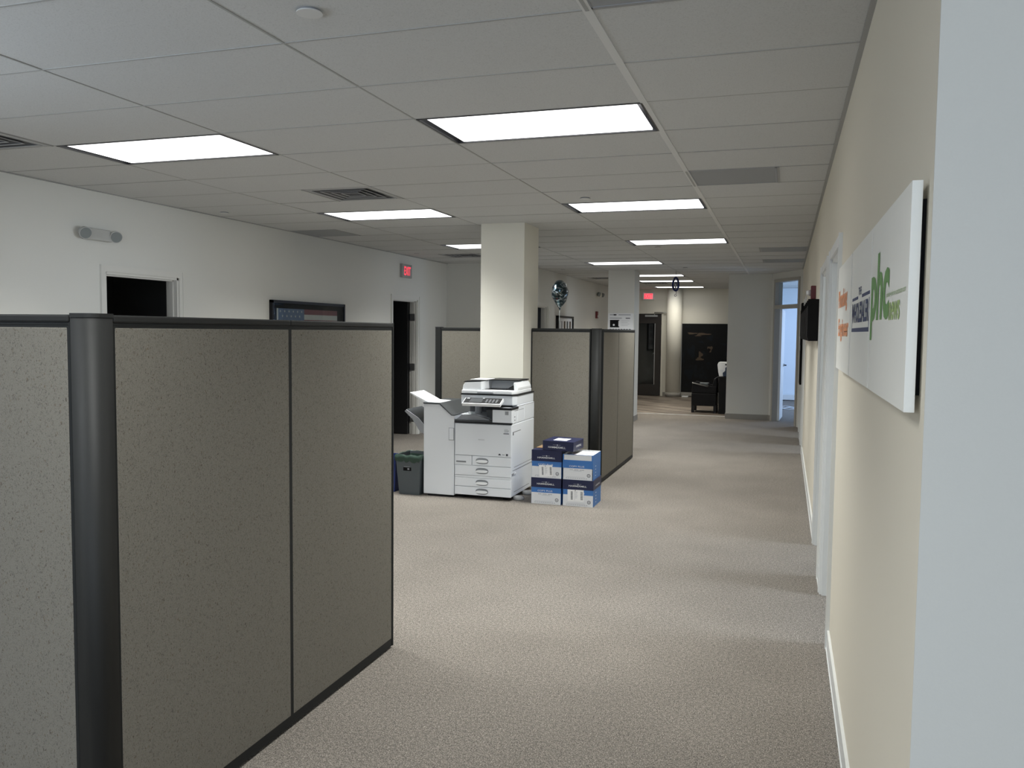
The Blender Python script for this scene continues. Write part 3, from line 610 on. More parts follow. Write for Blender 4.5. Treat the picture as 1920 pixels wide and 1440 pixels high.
def corner_post(label, x, y, w, n=10, dx=-1):
    """square post with rounded outer corner at (x, y) = outermost +X, -Y corner"""
    e = thing('corner_post', label, 'cubicle corner post', (x-w/2, y+w/2, 0)); r = w*0.42
    pts = [(x-w, y+w), (x-w, y+0.002)]
    for k in range(n+1):
        t = -PI/2 + (PI/2)*k/n; pts.append((x-r+r*math.cos(t), y+r+r*math.sin(t)))
    pts += [(x, y+w)]
    MB().prism(pts, 'z', 0.0, PH-0.008, M_['post'], True).build('post', e, clean=True)
    cp = [(px*1.0, py) for px, py in pts]
    MB().prism([((px-(x-w/2))*1.03+(x-w/2), (py-(y+w/2))*1.03+(y+w/2)) for px, py in pts], 'z', PH-0.008, PH+0.004, M_['post']).build('post_cap', e)
    return e
corner_post('charcoal corner post of the near cubicle, rounded front edge', XP+0.004, YP-0.004, 0.079)
# far cubicle
XQ = -1.836; YQ = 8.60
panel_run('cubicle_partition', 'far cubicle panels along the corridor, right side beyond the paper cartons', [8.80, 9.65, 10.72], x=XQ)
panel_run('cubicle_partition', 'grey cubicle panel between the pillar and the far corner post', [-2.578, -1.935], y=YQ, caps=(0, 0))
panel_run('cubicle_partition', 'grey cubicle panel left of the pillar, behind the copier', [-3.62, -3.07], y=YQ, caps=(0, 0))
corner_post('slim black-edged corner post of the far cubicle beside the cartons', XQ+0.004, YQ+0.1-0.004-0.11, 0.09)
e = thing('corner_post', 'dark end post of the far cubicle left of the pillar', 'cubicle corner post', (-3.655, YQ+0.03, 0))
MB().box(-3.69, -3.622, YQ-0.004, YQ+0.066, 0, PH, M_['post_d']).build('post', e, bevel=0.006); MB().box(-3.692, -3.62, YQ-0.006, YQ+0.068, PH, PH+0.006, M_['post']).build('post_cap', e)
panel_run('cubicle_partition', 'return panel of the far cubicle running back from its left end post', [YQ+0.07, 10.72], x=-3.63)

# ================================================================== COPIER
CX0, CX1, CY, CD = -3.018, -2.440, 7.52, 0.72
cop = thing('office_copier', 'white multifunction copier with finisher unit and trays, in front of the pillar', 'copier', ((CX0+CX1)/2, CY+CD/2, 0))
c1, c2, cg, cd, sm = M_['cop'], M_['cop2'], M_['cop_g'], M_['cop_d'], M_['cop_seam']
XB = CX1
MB().box(CX0, XB-0.006, CY+0.02, CY+CD, 0.035, 0.885, c1).build('body', cop, bevel=0.01) if False else None
b = MB()
b.box(CX0, XB-0.004, CY+0.018, CY+CD+0.04, 0.035, 0.735, c1)                 # lower body
b.box(XB-0.195, XB-0.004, CY+0.018, CY+0.20, 0.735, 0.885, c1)                # right front block behind cover
b.box(CX0, XB-0.004, CY+0.42, CY+CD+0.04, 0.735, 0.905, c1)                   # rear block
b.box(XB-0.06, XB-0.004, CY+0.20, CY+0.42, 0.735, 0.905, c1)
b.build('body', cop, bevel=0.008, clean=False)
sd = MB()   # side skin details
sx = XB-0.004
for (ya, yb, za, zb) in ((0.10, 0.40, 0.858, 0.861), (0.06, 0.72, 0.285, 0.289), (0.10, 0.70, 0.315, 0.3175), (0.06, 0.30, 0.655, 0.66), (0.10, 0.60, 0.075, 0.078), (0.04, 0.76, 0.895, 0.898)):
    y0, y1 = CY+ya, CY+yb
    sd.box(sx-0.001, sx+0.001, y0, y1, za, zb, sm)
sd.box(sx-0.001, sx+0.003, CY+0.05, CY+0.07, 0.63, 0.66, sm).box(sx-0.001, sx+0.002, CY+0.09, CY+0.12, 0.80, 0.806, sm).box(sx-0.001, sx+0.004, CY+0.085, CY+0.12, 0.745, 0.765, c2).box(sx-0.001, sx+0.002, CY+0.09, CY+0.12, 0.767, 0.774, sm)
sd.box(sx-0.001, sx+0.002, CY+0.03, CY+0.10, 0.24, 0.262, cg).box(sx-0.001, sx+0.005, CY+0.11, CY+0.15, 0.245, 0.262, c2).box(sx-0.001, sx+0.003, CY+0.69, CY+0.75, 0.27, 0.29, cd)
sd.build('side_seams', cop, clean=False)
# front door and drawers
fd = MB().box(CX0+0.002, XB-0.002, CY, CY+0.018, 0.424, 0.730, c1).build('front_door', cop, bevel=0.004)
lg = MB(); O = (CX0, CY, 0); U = (1, 0, 0); V = (0, 0, 1)
lg.text('RICOH', O, U, V, 0.245, 0.305, 0.574, 0.586, M_['ink_l'], 0.0006)
lg.quad(O, U, V, 0.505, 0.55, 0.672, 0.679, M_['ink_l']).quad(O, U, V, 0.497, 0.552, 0.645, 0.652, M_['ink']).quad(O, U, V, 0.505, 0.545, 0.658, 0.662, M_['ink_l']).quad(O, U, V, 0.505, 0.54, 0.688, 0.691, M_['ink_l'])
lg.quad(O, U, V, 0.524, 0.544, 0.436, 0.456, M_['ink']).quad(O, U, V, 0.484, 0.512, 0.443, 0.449, M_['ink_l'])
lg.prism([(CX0+0.445, 0.440), (CX0+0.475, 0.440), (CX0+0.465, 0.455), (CX0+0.455, 0.455)], 'y', CY-0.0008, CY+0.0005, M_['ink'])
o = lg.build('front_lettering', cop, clean=False)
DR = [(0.330, 0.420, 0.180), (0.230, 0.326, 0.0), (0.122, 0.205, 0.0), (0.038, 0.118, 0.0)]
MB().box(CX0+0.002, CX0+0.176, CY+0.001, CY+0.018, 0.330, 0.420, c1).quad((CX0, CY, 0), U, V, 0.018, 0.118, 0.352, 0.366, M_['handle'], -0.0005, 0.002).build('toner_cover', cop, clean=False)
for i, (z0, z1, xo) in enumerate(DR):
    d = MB().box(CX0+0.002+xo, XB-0.002, CY+0.001, CY+0.018, z0, z1, c1).build('paper_drawer', cop, bevel=0.003)
    zc = (z0+z1)/2; xc = CX0+0.283; h = MB(); n = 20
    def oval(rx, rz, y, zc=zc, p=2.6): return [(xc+rx*abs(math.cos(2*PI*k/n))**(2/p)*(1 if math.cos(2*PI*k/n) >= 0 else -1), zc+rz*abs(math.sin(2*PI*k/n))**(2/p)*(1 if math.sin(2*PI*k/n) >= 0 else -1)) for k in range(n)]
    h.prism(oval(0.064, 0.029, 0), 'y', CY-0.0015, CY+0.004, M_['handle'])
    h.prism(oval(0.058, 0.013, 0, zc-0.004), 'y', CY-0.016, CY+0.004, c2, True)
    h.build('drawer_handle', d, clean=False)
MB().box(CX0+0.002, XB-0.002, CY+0.004, CY+0.018, 0.208, 0.227, c1).build('filler_strip', cop)
MB().box(CX0+0.0, XB+0.0, CY-0.004, CY+0.03, 0.735, 0.750, M_['black']).build('black_band', cop, bevel=0.003)
MB().box(XB-0.192, XB-0.002, CY-0.001, CY+0.02, 0.752, 0.872, c1).quad((XB-0.192, CY-0.001, 0), U, V, 0.125, 0.160, 0.828, 0.862, cg).build('right_cover', cop, clean=False)
MB().prism([(XB-0.20, CY-0.004), (XB+0.0, CY-0.004), (XB+0.002, CY+0.21), (XB-0.20, CY+0.21)], 'z', 0.874, 0.892, M_['black']).box(XB-0.10, XB-0.03, CY+0.02, CY+0.09, 0.892, 0.8935, cg).build('black_ledge', cop, bevel=0.003)
# inner output tray
t = MB(); t.box(CX0, XB-0.195, CY+0.0, CY+0.42, 0.745, 0.765, cd)
t.prism([(CX0+0.005, 0.765), (CX0+0.06, 0.81), (CX0+0.20, 0.812), (CX0+0.34, 0.772), (CX0+0.345, 0.765)], 'y', CY+0.03, CY+0.40, cg)
t.prism([(CX0+0.03, 0.812), (CX0+0.20, 0.816), (CX0+0.33, 0.78), (CX0+0.20, 0.812)], 'y', CY+0.06, CY+0.34, c1)
t.build('output_tray', cop, clean=False)
MB().box(CX0+0.005, XB-0.06, CY+0.395, CY+0.42, 0.765, 0.90, cd).box(CX0+0.29, CX0+0.38, CY+0.10, CY+0.40, 0.765, 0.86, cd).cyl((CX0+0.17, CY+0.20, 0.80), 0.035, 0.10, 'z', cg, 20).build('tray_cavity', cop, clean=False)
# scanner
SX0, SX1 = -3.005, -2.450
sc = MB().prism([(SX0, CY+0.13), (SX1-0.03, CY+0.14), (SX1, CY+0.20), (SX1, CY+CD+0.03), (SX0, CY+CD+0.03)], 'z', 0.905, 0.998, c1).build('scanner', cop, bevel=0.006)
MB().prism([(SX0-0.003, CY+0.125), (SX1-0.028, CY+0.135), (SX1+0.006, CY+0.20), (SX1+0.006, CY+CD+0.03), (SX0-0.003, CY+CD+0.03)], 'z', 0.998, 1.010, M_['black']).build('scanner_glass_edge', cop)
# document feeder
df = MB()
df.prism([(SX0+0.002, CY+0.135), (SX1-0.04, CY+0.145), (SX1-0.01, CY+0.21), (SX1-0.01, CY+CD-0.01), (SX0+0.002, CY+CD-0.01)], 'z', 1.010, 1.045, c2)
df.prism([(SX0+0.004, 1.045), (SX0+0.012, 1.09), (SX0+0.03, 1.118), (SX0+0.20, 1.13), (SX0+0.20, 1.045)], 'y', CY+0.15, CY+CD-0.03, c2)
df.prism([(CY+0.45, 1.045), (CY+0.45, 1.06), (CY+0.50, 1.128), (CY+CD-0.04, 1.128), (CY+CD-0.02, 1.045)], 'x', SX0+0.20, SX1-0.045, c2)
df.prism([(SX1-0.055, 1.045), (SX1-0.06, 1.12), (SX1-0.04, 1.12), (SX1-0.012, 1.07), (SX1-0.012, 1.045)], 'y', CY+0.26, CY+CD-0.02, c2)
df.build('document_feeder', cop, bevel=0.006)
MB().prism([(SX0+0.20, 1.046), (SX1-0.14, 1.05), (SX1-0.06, 1.095), (SX1-0.06, 1.046)], 'y', CY+0.26, CY+0.50, M_['black']).build('original_tray', cop)
MB().prism([(SX0+0.012, 1.120), (SX0+0.2, 1.131), (SX0+0.2, 1.139), (SX0+0.03, 1.130)], 'y', CY+0.15, CY+CD-0.03, M_['black']).prism([(SX0+0.2, CY+0.37), (SX1-0.05, CY+0.37), (SX1-0.03, CY+CD-0.04), (SX0+0.2, CY+CD-0.04)], 'z', 1.130, 1.140, M_['black']).build('feeder_top', cop, clean=False)
MB().box(SX0+0.05, SX0+0.22, CY+0.24, CY+0.50, 1.1395, 1.143, M_['white_p']).build('loose_sheet', cop)
MB().box(SX0+0.17, SX0+0.33, CY+0.118, CY+0.14, 1.013, 1.033, cg).build('feeder_grip', cop, bevel=0.004)
# operation panel (tilted)
op = MB(); op.box(0, 0.385, 0, 0.115, -0.028, 0, c2); k = len(op.v)
op.box(0.008, 0.377, 0.012, 0.110, 0, 0.003, M_['black']).box(0.065, 0.19, 0.022, 0.098, 0.003, 0.0045, M_['screen'])
for q in range(4):
    for r in range(3): op.box(0.225+q*0.034, 0.243+q*0.034, 0.028+r*0.022, 0.038+r*0.022, 0.003, 0.005, M_['cop_g'])
op.box(0.02, 0.05, 0.09, 0.1, 0.003, 0.005, c2).box(0.18, 0.20, 0.10, 0.108, 0.003, 0.005, c2)
op.xform(Matrix.Translation((-2.925, CY-0.055, 0.93)) @ Matrix.Rotation(math.radians(24), 4, 'X')); op.build('control_panel', cop, clean=False)
MB().box(-2.93, -2.60, CY+0.0, CY+0.14, 0.905, 0.93, M_['black']).build('panel_arm', cop)
# casters and stabilisers
for (x, y) in ((CX0+0.07, CY+0.08), (XB-0.08, CY+0.08), (CX0+0.07, CY+0.62), (XB-0.08, CY+0.62)):
    MB().cyl((x-0.02, y, 0.02), 0.02, 0.04, 'x', M_['black'], 16).box(x-0.03, x+0.03, y-0.03, y+0.03, 0.03, 0.045, M_['black']).build('caster', cop, clean=False)
MB().box(CX0+0.03, XB-0.03, CY+0.05, CY+CD-0.02, 0.022, 0.04, M_['black_m']).build('base_plate', cop)
for y in (CY+0.13, CY+0.42):
    MB().lathe([(0.0, 0.0), (0.05, 0.0), (0.055, 0.012), (0.045, 0.035), (0.0, 0.042)], (XB+0.035, y, 0.0), M_['grey_sil'], 20, 1.0, 0.9).box(XB-0.06, XB+0.03, y-0.012, y+0.012, 0.024, 0.036, M_['grey_sil']).build('stabiliser_foot', cop, clean=False)
# finisher (part of the machine)
FX0, FX1 = -3.345, -3.024
fpts = [(FX0, 0.022), (FX1, 0.022), (FX1, 0.80), (FX1-0.03, 0.80), (-3.18, 0.905), (FX0, 0.905)]
fi = MB().prism(fpts, 'y', CY, CY+0.60, M_['cop']).build('finisher', cop, bevel=0.004)
MB().prism([(FX0-0.004, 0.906), (-3.178, 0.906), (FX1-0.028, 0.801), (FX1+0.0, 0.801), (FX1, 0.808), (FX1-0.025, 0.808), (-3.175, 0.917), (FX0-0.004, 0.917)], 'y', CY-0.004, CY+0.60, M_['cop_d']).build('finisher_lid', fi)
MB().box(FX1-0.055, FX1-0.001, CY-0.004, CY+0.001, 0.560, 0.682, cg).box(FX1-0.05, FX1-0.006, CY-0.007, CY-0.003, 0.566, 0.676, c1).build('finisher_latch', fi, clean=False)
MB().box(FX0+0.04, FX1-0.04, CY+0.02, CY+0.58, 0.0, 0.022, M_['black']).build('finisher_foot', fi)
MB().prism([(FX0+0.155, 0.918), (FX0+0.03, 0.926), (FX0-0.15, 1.012), (FX0-0.165, 1.005), (FX0-0.01, 0.917)], 'y', CY+0.02, CY+0.34, c2).build('upper_tray', fi, bevel=0.003)
MB().prism([(FX0, 0.68), (FX0-0.07, 0.76), (FX0-0.20, 0.838), (FX0-0.215, 0.822), (FX0-0.13, 0.745), (FX0-0.06, 0.64), (FX0, 0.60)], 'y', CY+0.02, CY+0.42, cg).prism([(FX0, 0.69), (FX0-0.07, 0.765), (FX0-0.20, 0.843), (FX0-0.20, 0.838), (FX0-0.07, 0.76), (FX0, 0.68)], 'y', CY+0.04, CY+0.40, cd).build('lower_tray', fi, clean=False)

# ================================================================== BINS
def waste_bin(name, label, x0, x1, y0, y1, h, m, liner=None, t=0.10):
    e = thing(name, label, 'waste bin', ((x0+x1)/2, (y0+y1)/2, 0)); ix = (x1-x0)*t; iy = (y1-y0)*t
    b = MB(); th = 0.006
    b.frustum((x0+ix, x1-ix, y0+iy, y1-iy), 0.0, (x0+ix, x1-ix, y0+iy, y1-iy), 0.008, m)
    A = (x0+ix, x1-ix, y0+iy, y1-iy); T = (x0, x1, y0, y1)
    def ringv(q, z): return [(q[0], q[2], z), (q[1], q[2], z), (q[1], q[3], z), (q[0], q[3], z)]
    def ins(q, d): return (q[0]+d, q[1]-d, q[2]+d, q[3]-d)
    vs = ringv(A, 0)+ringv(T, h)+ringv(ins(T, th), h)+ringv(ins(A, th), 0.01); fs = []
    for r in range(3): fs += [(r*4+i, r*4+(i+1) % 4, r*4+4+(i+1) % 4, r*4+4+i) for i in range(4)]
    b.add(vs, fs+[(12, 13, 14, 15)], m); b.build('bin_body', e, clean=False)
    rm = MB()
    for q in ((x0-0.006, x1+0.006, y0-0.006, y0+0.004), (x0-0.006, x1+0.006, y1-0.004, y1+0.006), (x0-0.006, x0+0.004, y0, y1), (x1-0.004, x1+0.006, y0, y1)): rm.box(*q, h-0.012, h+0.006, m)
    rm.build('rim', e, clean=False)
    if liner:
        l = MB(); n = 56; rings = []
        per = []
        for k in range(n):
            s = k/n*4; i = int(s); f = s-i
            cs = [(x0, y0), (x1, y0), (x1, y1), (x0, y1), (x0, y0)]
            per.append((cs[i][0]+(cs[i+1][0]-cs[i][0])*f, cs[i][1]+(cs[i+1][1]-cs[i][1])*f))
        cx, cy = (x0+x1)/2, (y0+y1)/2
        for (sc_, z, amp) in ((0.86, h-0.16, 0.0), (0.95, h-0.02, 0.003), (1.0, h+0.012, 0.006), (1.05, h+0.010, 0.004), (1.055, h-0.02, 0.008), (1.035, h-0.05, 0.016)):
            rings.append([(cx+(px-cx)*sc_, cy+(py-cy)*sc_, z+random.uniform(-amp, amp)) for px, py in per])
        vs = [q for r in rings for q in r]
        l.add(vs, [(i*n+k, i*n+(k+1) % n, (i+1)*n+(k+1) % n, (i+1)*n+k) for i in range(len(rings)-1) for k in range(n)], liner, True)
        l.build('bin_liner', e, clean=False)
    return e
wb = waste_bin('waste_bin', 'grey plastic waste bin with green liner beside the copier finisher', -3.625, -3.36, 7.47, 7.80, 0.385, M_['bin_g'], M_['liner'])
lb = MB(); O = (-3.545, 7.4815, 0)
lb.quad(O, U, V, 0, 0.085, 0.24, 0.305, M_['black_m'], 0, 0.002).quad(O, U, V, 0.006, 0.078, 0.288, 0.296, M_['white_p'], 0.002).quad(O, U, V, 0.006, 0.07, 0.276, 0.282, M_['ink_l'], 0.002).quad(O, U, V, 0.045, 0.065, 0.25, 0.266, M_['ink_l'], 0.002)
lb.build('bin_label', wb, clean=False)
waste_bin('recycling_bin', 'dark blue recycling bin half hidden behind the near cubicle end', -3.93, -3.66, 7.55, 7.86, 0.34, M_['bin_b'])

# ================================================================== PAPER CARTONS
def carton(label, x0, z0, lid=True, sticker=None, h=0.248, w_=0.286, d=0.34, y0=7.54, text_seed=0, body_only=0):
    x1 = x0+w_; e = thing('paper_carton', label, 'carton', ((x0+x1)/2, y0+d/2, z0), None)
    O = (x0, y0, z0); U = (1, 0, 0); V = (0, 0, 1); OS = (x1, y0, z0); US = (0, 1, 0)
    b = MB(); hh = h if not lid else h-0.004
    zb = 0.155 if lid else 0.155
    th = 0.006
    if lid: b.box(x0, x1, y0, y0+d, z0, z0+hh, M_['cwhite'])
    else:
        b.box(x0+th, x1-th, y0+th, y0+d-th, z0+0.0005, z0+0.02, M_['cwhite'])
        for q in ((x0, x1, y0, y0+th), (x0, x1, y0+d-th, y0+d), (x0, x0+th, y0, y0+d), (x1-th, x1, y0, y0+d)): b.box(*q, z0, z0+hh, M_['cwhite'])
    top = 0.16 if lid else hh-0.0
    b.quad(O, U, V, 0, w_, 0.108, (top if lid else 0.160), M_['blue'], 0, 0.0006)
    if not lid:
        b.quad(O, U, V, 0, w_, 0.160, hh, M_['blue'], 0, 0.0006); b.quad(O, U, V, 0.012, w_-0.012, hh-0.052, hh-0.004, M_['cwhite'], 0.0006, 0.0006)
    b.quad(OS, US, V, 0, d, 0.0, (0.16 if lid else hh), M_['blue'], 0, 0.0006)
    b.quad((x0, y0+d, z0), (0, -1, 0), V, 0, d, 0.0, (0.16 if lid else hh), M_['blue'], 0, 0.0006)
    b.text('COPY PLUS', O, U, V, 0.062, 0.205, 0.118, 0.134, M_['cwhite'], 0.0008, bold=0.004)
    if sticker != 'wide': 
        for k in range(14):
            if k % 5 != 3: b.quad(O, U, V, 0.068+k*0.0105, 0.076+k*0.0105, 0.091, 0.097, M_['ink_l'], 0.0006)
        b.quad(O, U, V, 0.10, 0.18, 0.083, 0.085, M_['ink_l'], 0.0006)
    for k in range(10): b.quad(O, U, V, 0.03+k*0.021, 0.044+k*0.021, 0.013, 0.017, M_['ink_l'], 0.0006)
    b.quad(O, U, V, 0.035, 0.21, 0.026, 0.0275, M_['ink_l'], 0.0006)
    # recycling roundel
    n = 20; cx, cz = x0+0.248, z0+0.045
    ro, ri = 0.0165, 0.0115
    vs = [(cx+ro*math.cos(2*PI*k/n), y0-0.0012, cz+ro*math.sin(2*PI*k/n)) for k in range(n)]+[(cx+ri*math.cos(2*PI*k/n), y0-0.0012, cz+ri*math.sin(2*PI*k/n)) for k in range(n)]
    b.add(vs, [(k, (k+1) % n, (k+1) % n+n, k+n) for k in range(n)], M_['ink'])
    b.add([(cx-0.006, y0-0.0012, cz-0.005), (cx+0.006, y0-0.0012, cz-0.005), (cx, y0-0.0012, cz+0.007)], [(0, 1, 2)], M_['ink'])
    for k in range(4): b.quad(OS, US, V, 0.10, 0.14, 0.03+k*0.03, 0.035+k*0.03, M_['cwhite'], 0.0006, 0.0004)
    b.build('carton_body', e, clean=False)
    if lid:
        L = MB(); o_ = 0.003
        L.box(x0-o_, x1+o_, y0-o_, y0+d+o_, z0+0.157, z0+h, M_['navy'])
        OL = (x0, y0-o_, z0)
        L.text('HAMMERMILL', OL, U, V, 0.055, 0.225, 0.183, 0.199, M_['cwhite'], 0.0006, bold=0.008)
        L.quad(OL, U, V, 0.10, 0.135, 0.208, 0.2105, M_['ink_l'], 0.0004).quad(OL, U, V, 0.150, 0.175, 0.208, 0.2105, M_['ink_l'], 0.0004).cyl((x0+0.143, y0-o_, z0+0.209), 0.005, -0.001, 'y', M_['cwhite'], 10)
        L.text('HAMMERMILL', (x1+o_, y0, z0), US, V, 0.08, 0.28, 0.183, 0.199, M_['cwhite'], 0.0006, bold=0.006)
        L.build('carton_lid', e, clean=False)
    if sticker:
        s = MB()
        a0, a1, b0, b1, rot = {'wide': (0.075, 0.205, 0.010, 0.118, -3), 'tall': (0.045, 0.20, 0.045, 0.155, -1)}[sticker]
        q0 = 0
        s.quad((0, 0, 0), U, V, 0, a1-a0, 0, b1-b0, M_['white_p'], 0.0, 0.0008)
        wd, hg = a1-a0, b1-b0
        for k in range(13):
            s.quad((0, 0, 0), U, V, 0.20*wd, 0.32*wd, hg*(0.15+0.055*k), hg*(0.15+0.055*k)+hg*0.034, M_['ink'], 0.0008, 0.0004)
            s.quad((0, 0, 0), U, V, 0.80*wd, 0.94*wd, hg*(0.15+0.055*k), hg*(0.15+0.055*k)+hg*0.030, M_['ink'], 0.0008, 0.0004)
        for k in range(6): s.quad((0, 0, 0), U, V, 0.46*wd, (0.58+0.02*(k % 3))*wd, hg*(0.3+0.1*k), hg*(0.3+0.1*k)+hg*0.02, M_['ink_l'], 0.0008, 0.0004)
        s.quad((0, 0, 0), U, V, 0.44*wd, 0.448*wd, hg*0.1, hg*0.9, M_['ink_l'], 0.0008, 0.0004).quad((0, 0, 0), U, V, 0.46*wd, 0.50*wd, hg*0.88, hg*0.97, M_['ink'], 0.0008, 0.0004)
        s.xform(Matrix.Translation((x0+a0, y0-0.0016, z0+b0)) @ Matrix.Rotation(math.radians(rot), 4, 'Y')); s.build('shipping_label', e, clean=False)
    return e
carton('lidded blue and white paper carton on the floor, next to the copier', -2.243, 0.0)
carton('lidded paper carton on the floor with a shipping label, right of the other', -1.935, 0.0, sticker='tall')
carton('lidded paper carton with shipping label, top left of the stack against the copier', -2.241, 0.2485, sticker='wide', h=0.262)
eo = carton('open paper carton without lid on the right of the stack', -1.941, 0.2485, lid=False, h=0.236)
rm = MB().box(-1.930, -1.666, 7.552, 7.868, 0.27, 0.475, M_['white_p'])
for k in range(9):
    a = random.uniform(-1.91, -1.72); b_ = random.uniform(7.57, 7.80); rm.box(a, a+random.uniform(0.02, 0.05), b_, b_+0.015, 0.475, 0.4758, random.choice([M_['ink_l'], M_['red_ink'], M_['blue'], M_['orange']]))
rm.build('wrapped_reams', eo, clean=False)
# navy lid lying across the stack
le = thing('carton_lid', 'loose navy carton lid lying slantwise on top of the stacked cartons', 'carton lid', (-1.98, 7.72, 0.513))
mb = MB(); mb.box(-0.15, 0.15, -0.17, 0.17, 0.0, 0.088, M_['navy']); O2 = (-0.15, -0.17, 0)
mb.text('HAMMERMILL', O2, U, V, 0.055, 0.225, 0.022, 0.040, M_['cwhite'], 0.0006, bold=0.008)
mb.quad(O2, U, V, 0.10, 0.135, 0.052, 0.0545, M_['ink_l'], 0.0004).quad(O2, U, V, 0.150, 0.175, 0.052, 0.0545, M_['ink_l'], 0.0004).cyl((-0.007, -0.17, 0.0535), 0.005, -0.001, 'y', M_['cwhite'], 10)
mb.text('HAMMERMILL', (0.15, -0.17, 0), (0, 1, 0), V, 0.08, 0.26, 0.03, 0.05, M_['cwhite'], 0.0006, bold=0.006)
R2 = Matrix.Translation((-1.98, 7.70, 0.5125)) @ Matrix.Rotation(math.radians(-2.5), 4, 'Z') @ Matrix.Rotation(math.radians(0.6), 4, 'Y')
mb.xform(R2); mb.build('lid_shell', le, clean=False)
s = MB(); s.box(-0.07, 0.06, -0.10, 0.06, 0.088, 0.0888, M_['white_p'])
for k in range(4): s.box(-0.03, 0.02, -0.06+k*0.03, -0.055+k*0.03, 0.0888, 0.0892, M_['ink_l'])
s.xform(R2); s.build('shipping_label', le, clean=False)
tag(MB().box(-2.235, -2.13, 7.66, 7.86, 0.5115, 0.5165, M_['card']).build('cardboard_sheet', loc=(-2.18, 7.76, 0.5115)), 'scrap of brown cardboard on the left carton behind the loose lid', 'cardboard')

# ================================================================== RIGHT WALL
def canvas(label, y0, y1, draw):
    e = thing('printed_canvas', label, 'canvas print', (XR-0.013-0.01, (y0+y1)/2, 1.467), None)
    xf = 0.227
    MB().box(xf, XR-0.011, y0+0.004, y1-0.004, 1.467, 1.923, M_['canvas']).build('stretched_canvas', e, bevel=0.001)
    MB().box(XR-0.011, XR, y0+0.03, y1-0.03, 1.50, 1.89, M_['black_m']).build('back_frame', e)
    mb = MB(); draw(mb, (xf, y1, 0), (0, -1, 0), (0, 0, 1)); mb.build('printed_lettering', e, clean=False)
    return e
def d1(mb, O, U, V):   # y1=2.598 ; a = 2.598-Y
    mb.text('phc', O, U, V, 0.022, 0.455, 1.606, 1.834, M_['green'], 0.0002, bold=0.035)
    mb.text('news', O, U, V, 0.462, 0.66, 1.654, 1.696, M_['lime'], 0.0002, bold=0.02)
    mb.text('plumbing-hydronic-contractor.com', O, U, V, 0.40, 0.745, 1.706, 1.722, M_['palegreen'], 0.0002, bold=0.02)
def d2(mb, O, U, V):   # y1=3.365
    mb.text('WHOLESALER', O, U, V, 0.075, 0.705, 1.660, 1.728, M_['navy_ink'], 0.0002, bold=0.03)
    mb.text('THE', O, U, V, 0.33, 0.44, 1.750, 1.776, M_['navy_ink'], 0.0002, bold=0.02)
    mb.quad(O, U, V, 0.065, 0.31, 1.739, 1.749, M_['navy_ink']).quad(O, U, V, 0.46, 0.725, 1.739, 1.749, M_['navy_ink'])
    mb.quad(O, U, V, 0.065, 0.075, 1.632, 1.73, M_['navy_ink']).quad(O, U, V, 0.71, 0.72, 1.632, 1.73, M_['navy_ink']).quad(O, U, V, 0.065, 0.72, 1.630, 1.643, M_['navy_ink'])
def d3(mb, O, U, V):   # y1=4.19
    mb.text('Plumbing', O, U, V, 0.06, 0.62, 1.715, 1.815, M_['orange'], 0.0002, bold=0.03)
    mb.text('Engineer', O, U, V, 0.10, 0.74, 1.59, 1.69, M_['orange'], 0.0002, bold=0.03)
canvas('nearest white canvas print with large green letters and lime news', 1.82, 2.598, d1)
canvas('middle white canvas print with navy letters and bars', 2.612, 3.349, d2)
canvas('farthest white canvas print with two lines of orange letters', 3.392, 4.19, d3)
# black wall pockets in a row
ys = [7.46+0.485*k for k in range(8)]
PL = ['black wall file pocket on the right wall, nearest of the row'] + ['black wall file pocket, number %s from the near end of the row' % q for q in ('two', 'three', 'four', 'five', 'six', 'seven')] + ['black wall file pocket, farthest of the row']
base = None
for k, y in enumerate(ys):
    if base is None:
        e = thing('wall_file_pocket', PL[0], 'wall file pocket', (XR, y+0.17, 1.56), 'black file pockets on the right wall')
        mb = MB().prism([(XR, 1.565), (XR-0.075, 1.565), (XR-0.088, 1.60), (XR-0.088, 1.86), (XR-0.080, 1.86), (XR-0.068, 1.573), (XR-0.008, 1.573), (XR-0.008, 1.91), (XR, 1.91)], 'y', y+0.006, y+0.334, M_['black_m'])
        mb.build('pocket_shell', e, loc=(XR, y+0.17, 1.56), clean=False)
        for ys_ in (y, y+0.334): MB().prism([(XR-0.001, 1.565), (XR-0.075, 1.565), (XR-0.088, 1.60), (XR-0.088, 1.915), (XR-0.001, 1.915)], 'y', ys_, ys_+0.006, M_['black_m']).build('side_panel', e, loc=(XR, y+0.17, 1.56), clean=False)
        base = e
    else:
        e = copytree(base); e.location = (XR, y+0.17, 1.56); e['label'] = PL[k]
# dark notice board beyond
e = thing('notice_board', 'tall black board on the right wall between the two farthest doorways', 'board', (XR-0.02, 13.3, 1.45))
MB().box(XR-0.047, XR-0.002, 13.02, 13.60, 0.88, 2.08, M_['black_m']).build('board', e, bevel=0.004)
MB().box(XR-0.055, XR-0.045, 13.12, 13.2, 1.38, 1.46, M_['cop_g']).build('board_latch', e)
# fire strobe
e = thing('fire_alarm_strobe', 'red fire alarm with clear strobe on the right wall above the black pockets', 'fire alarm', (XR, 8.42, 2.01))
MB().box(XR-0.045, XR, 8.36, 8.48, 1.95, 2.075, M_['red']).build('alarm_body', e, bevel=0.006)
MB().cyl((XR-0.045, 8.42, 2.01), 0.03, -0.04, 'x', M_['strobe'], 18, 0.02).build('strobe_lens', e)

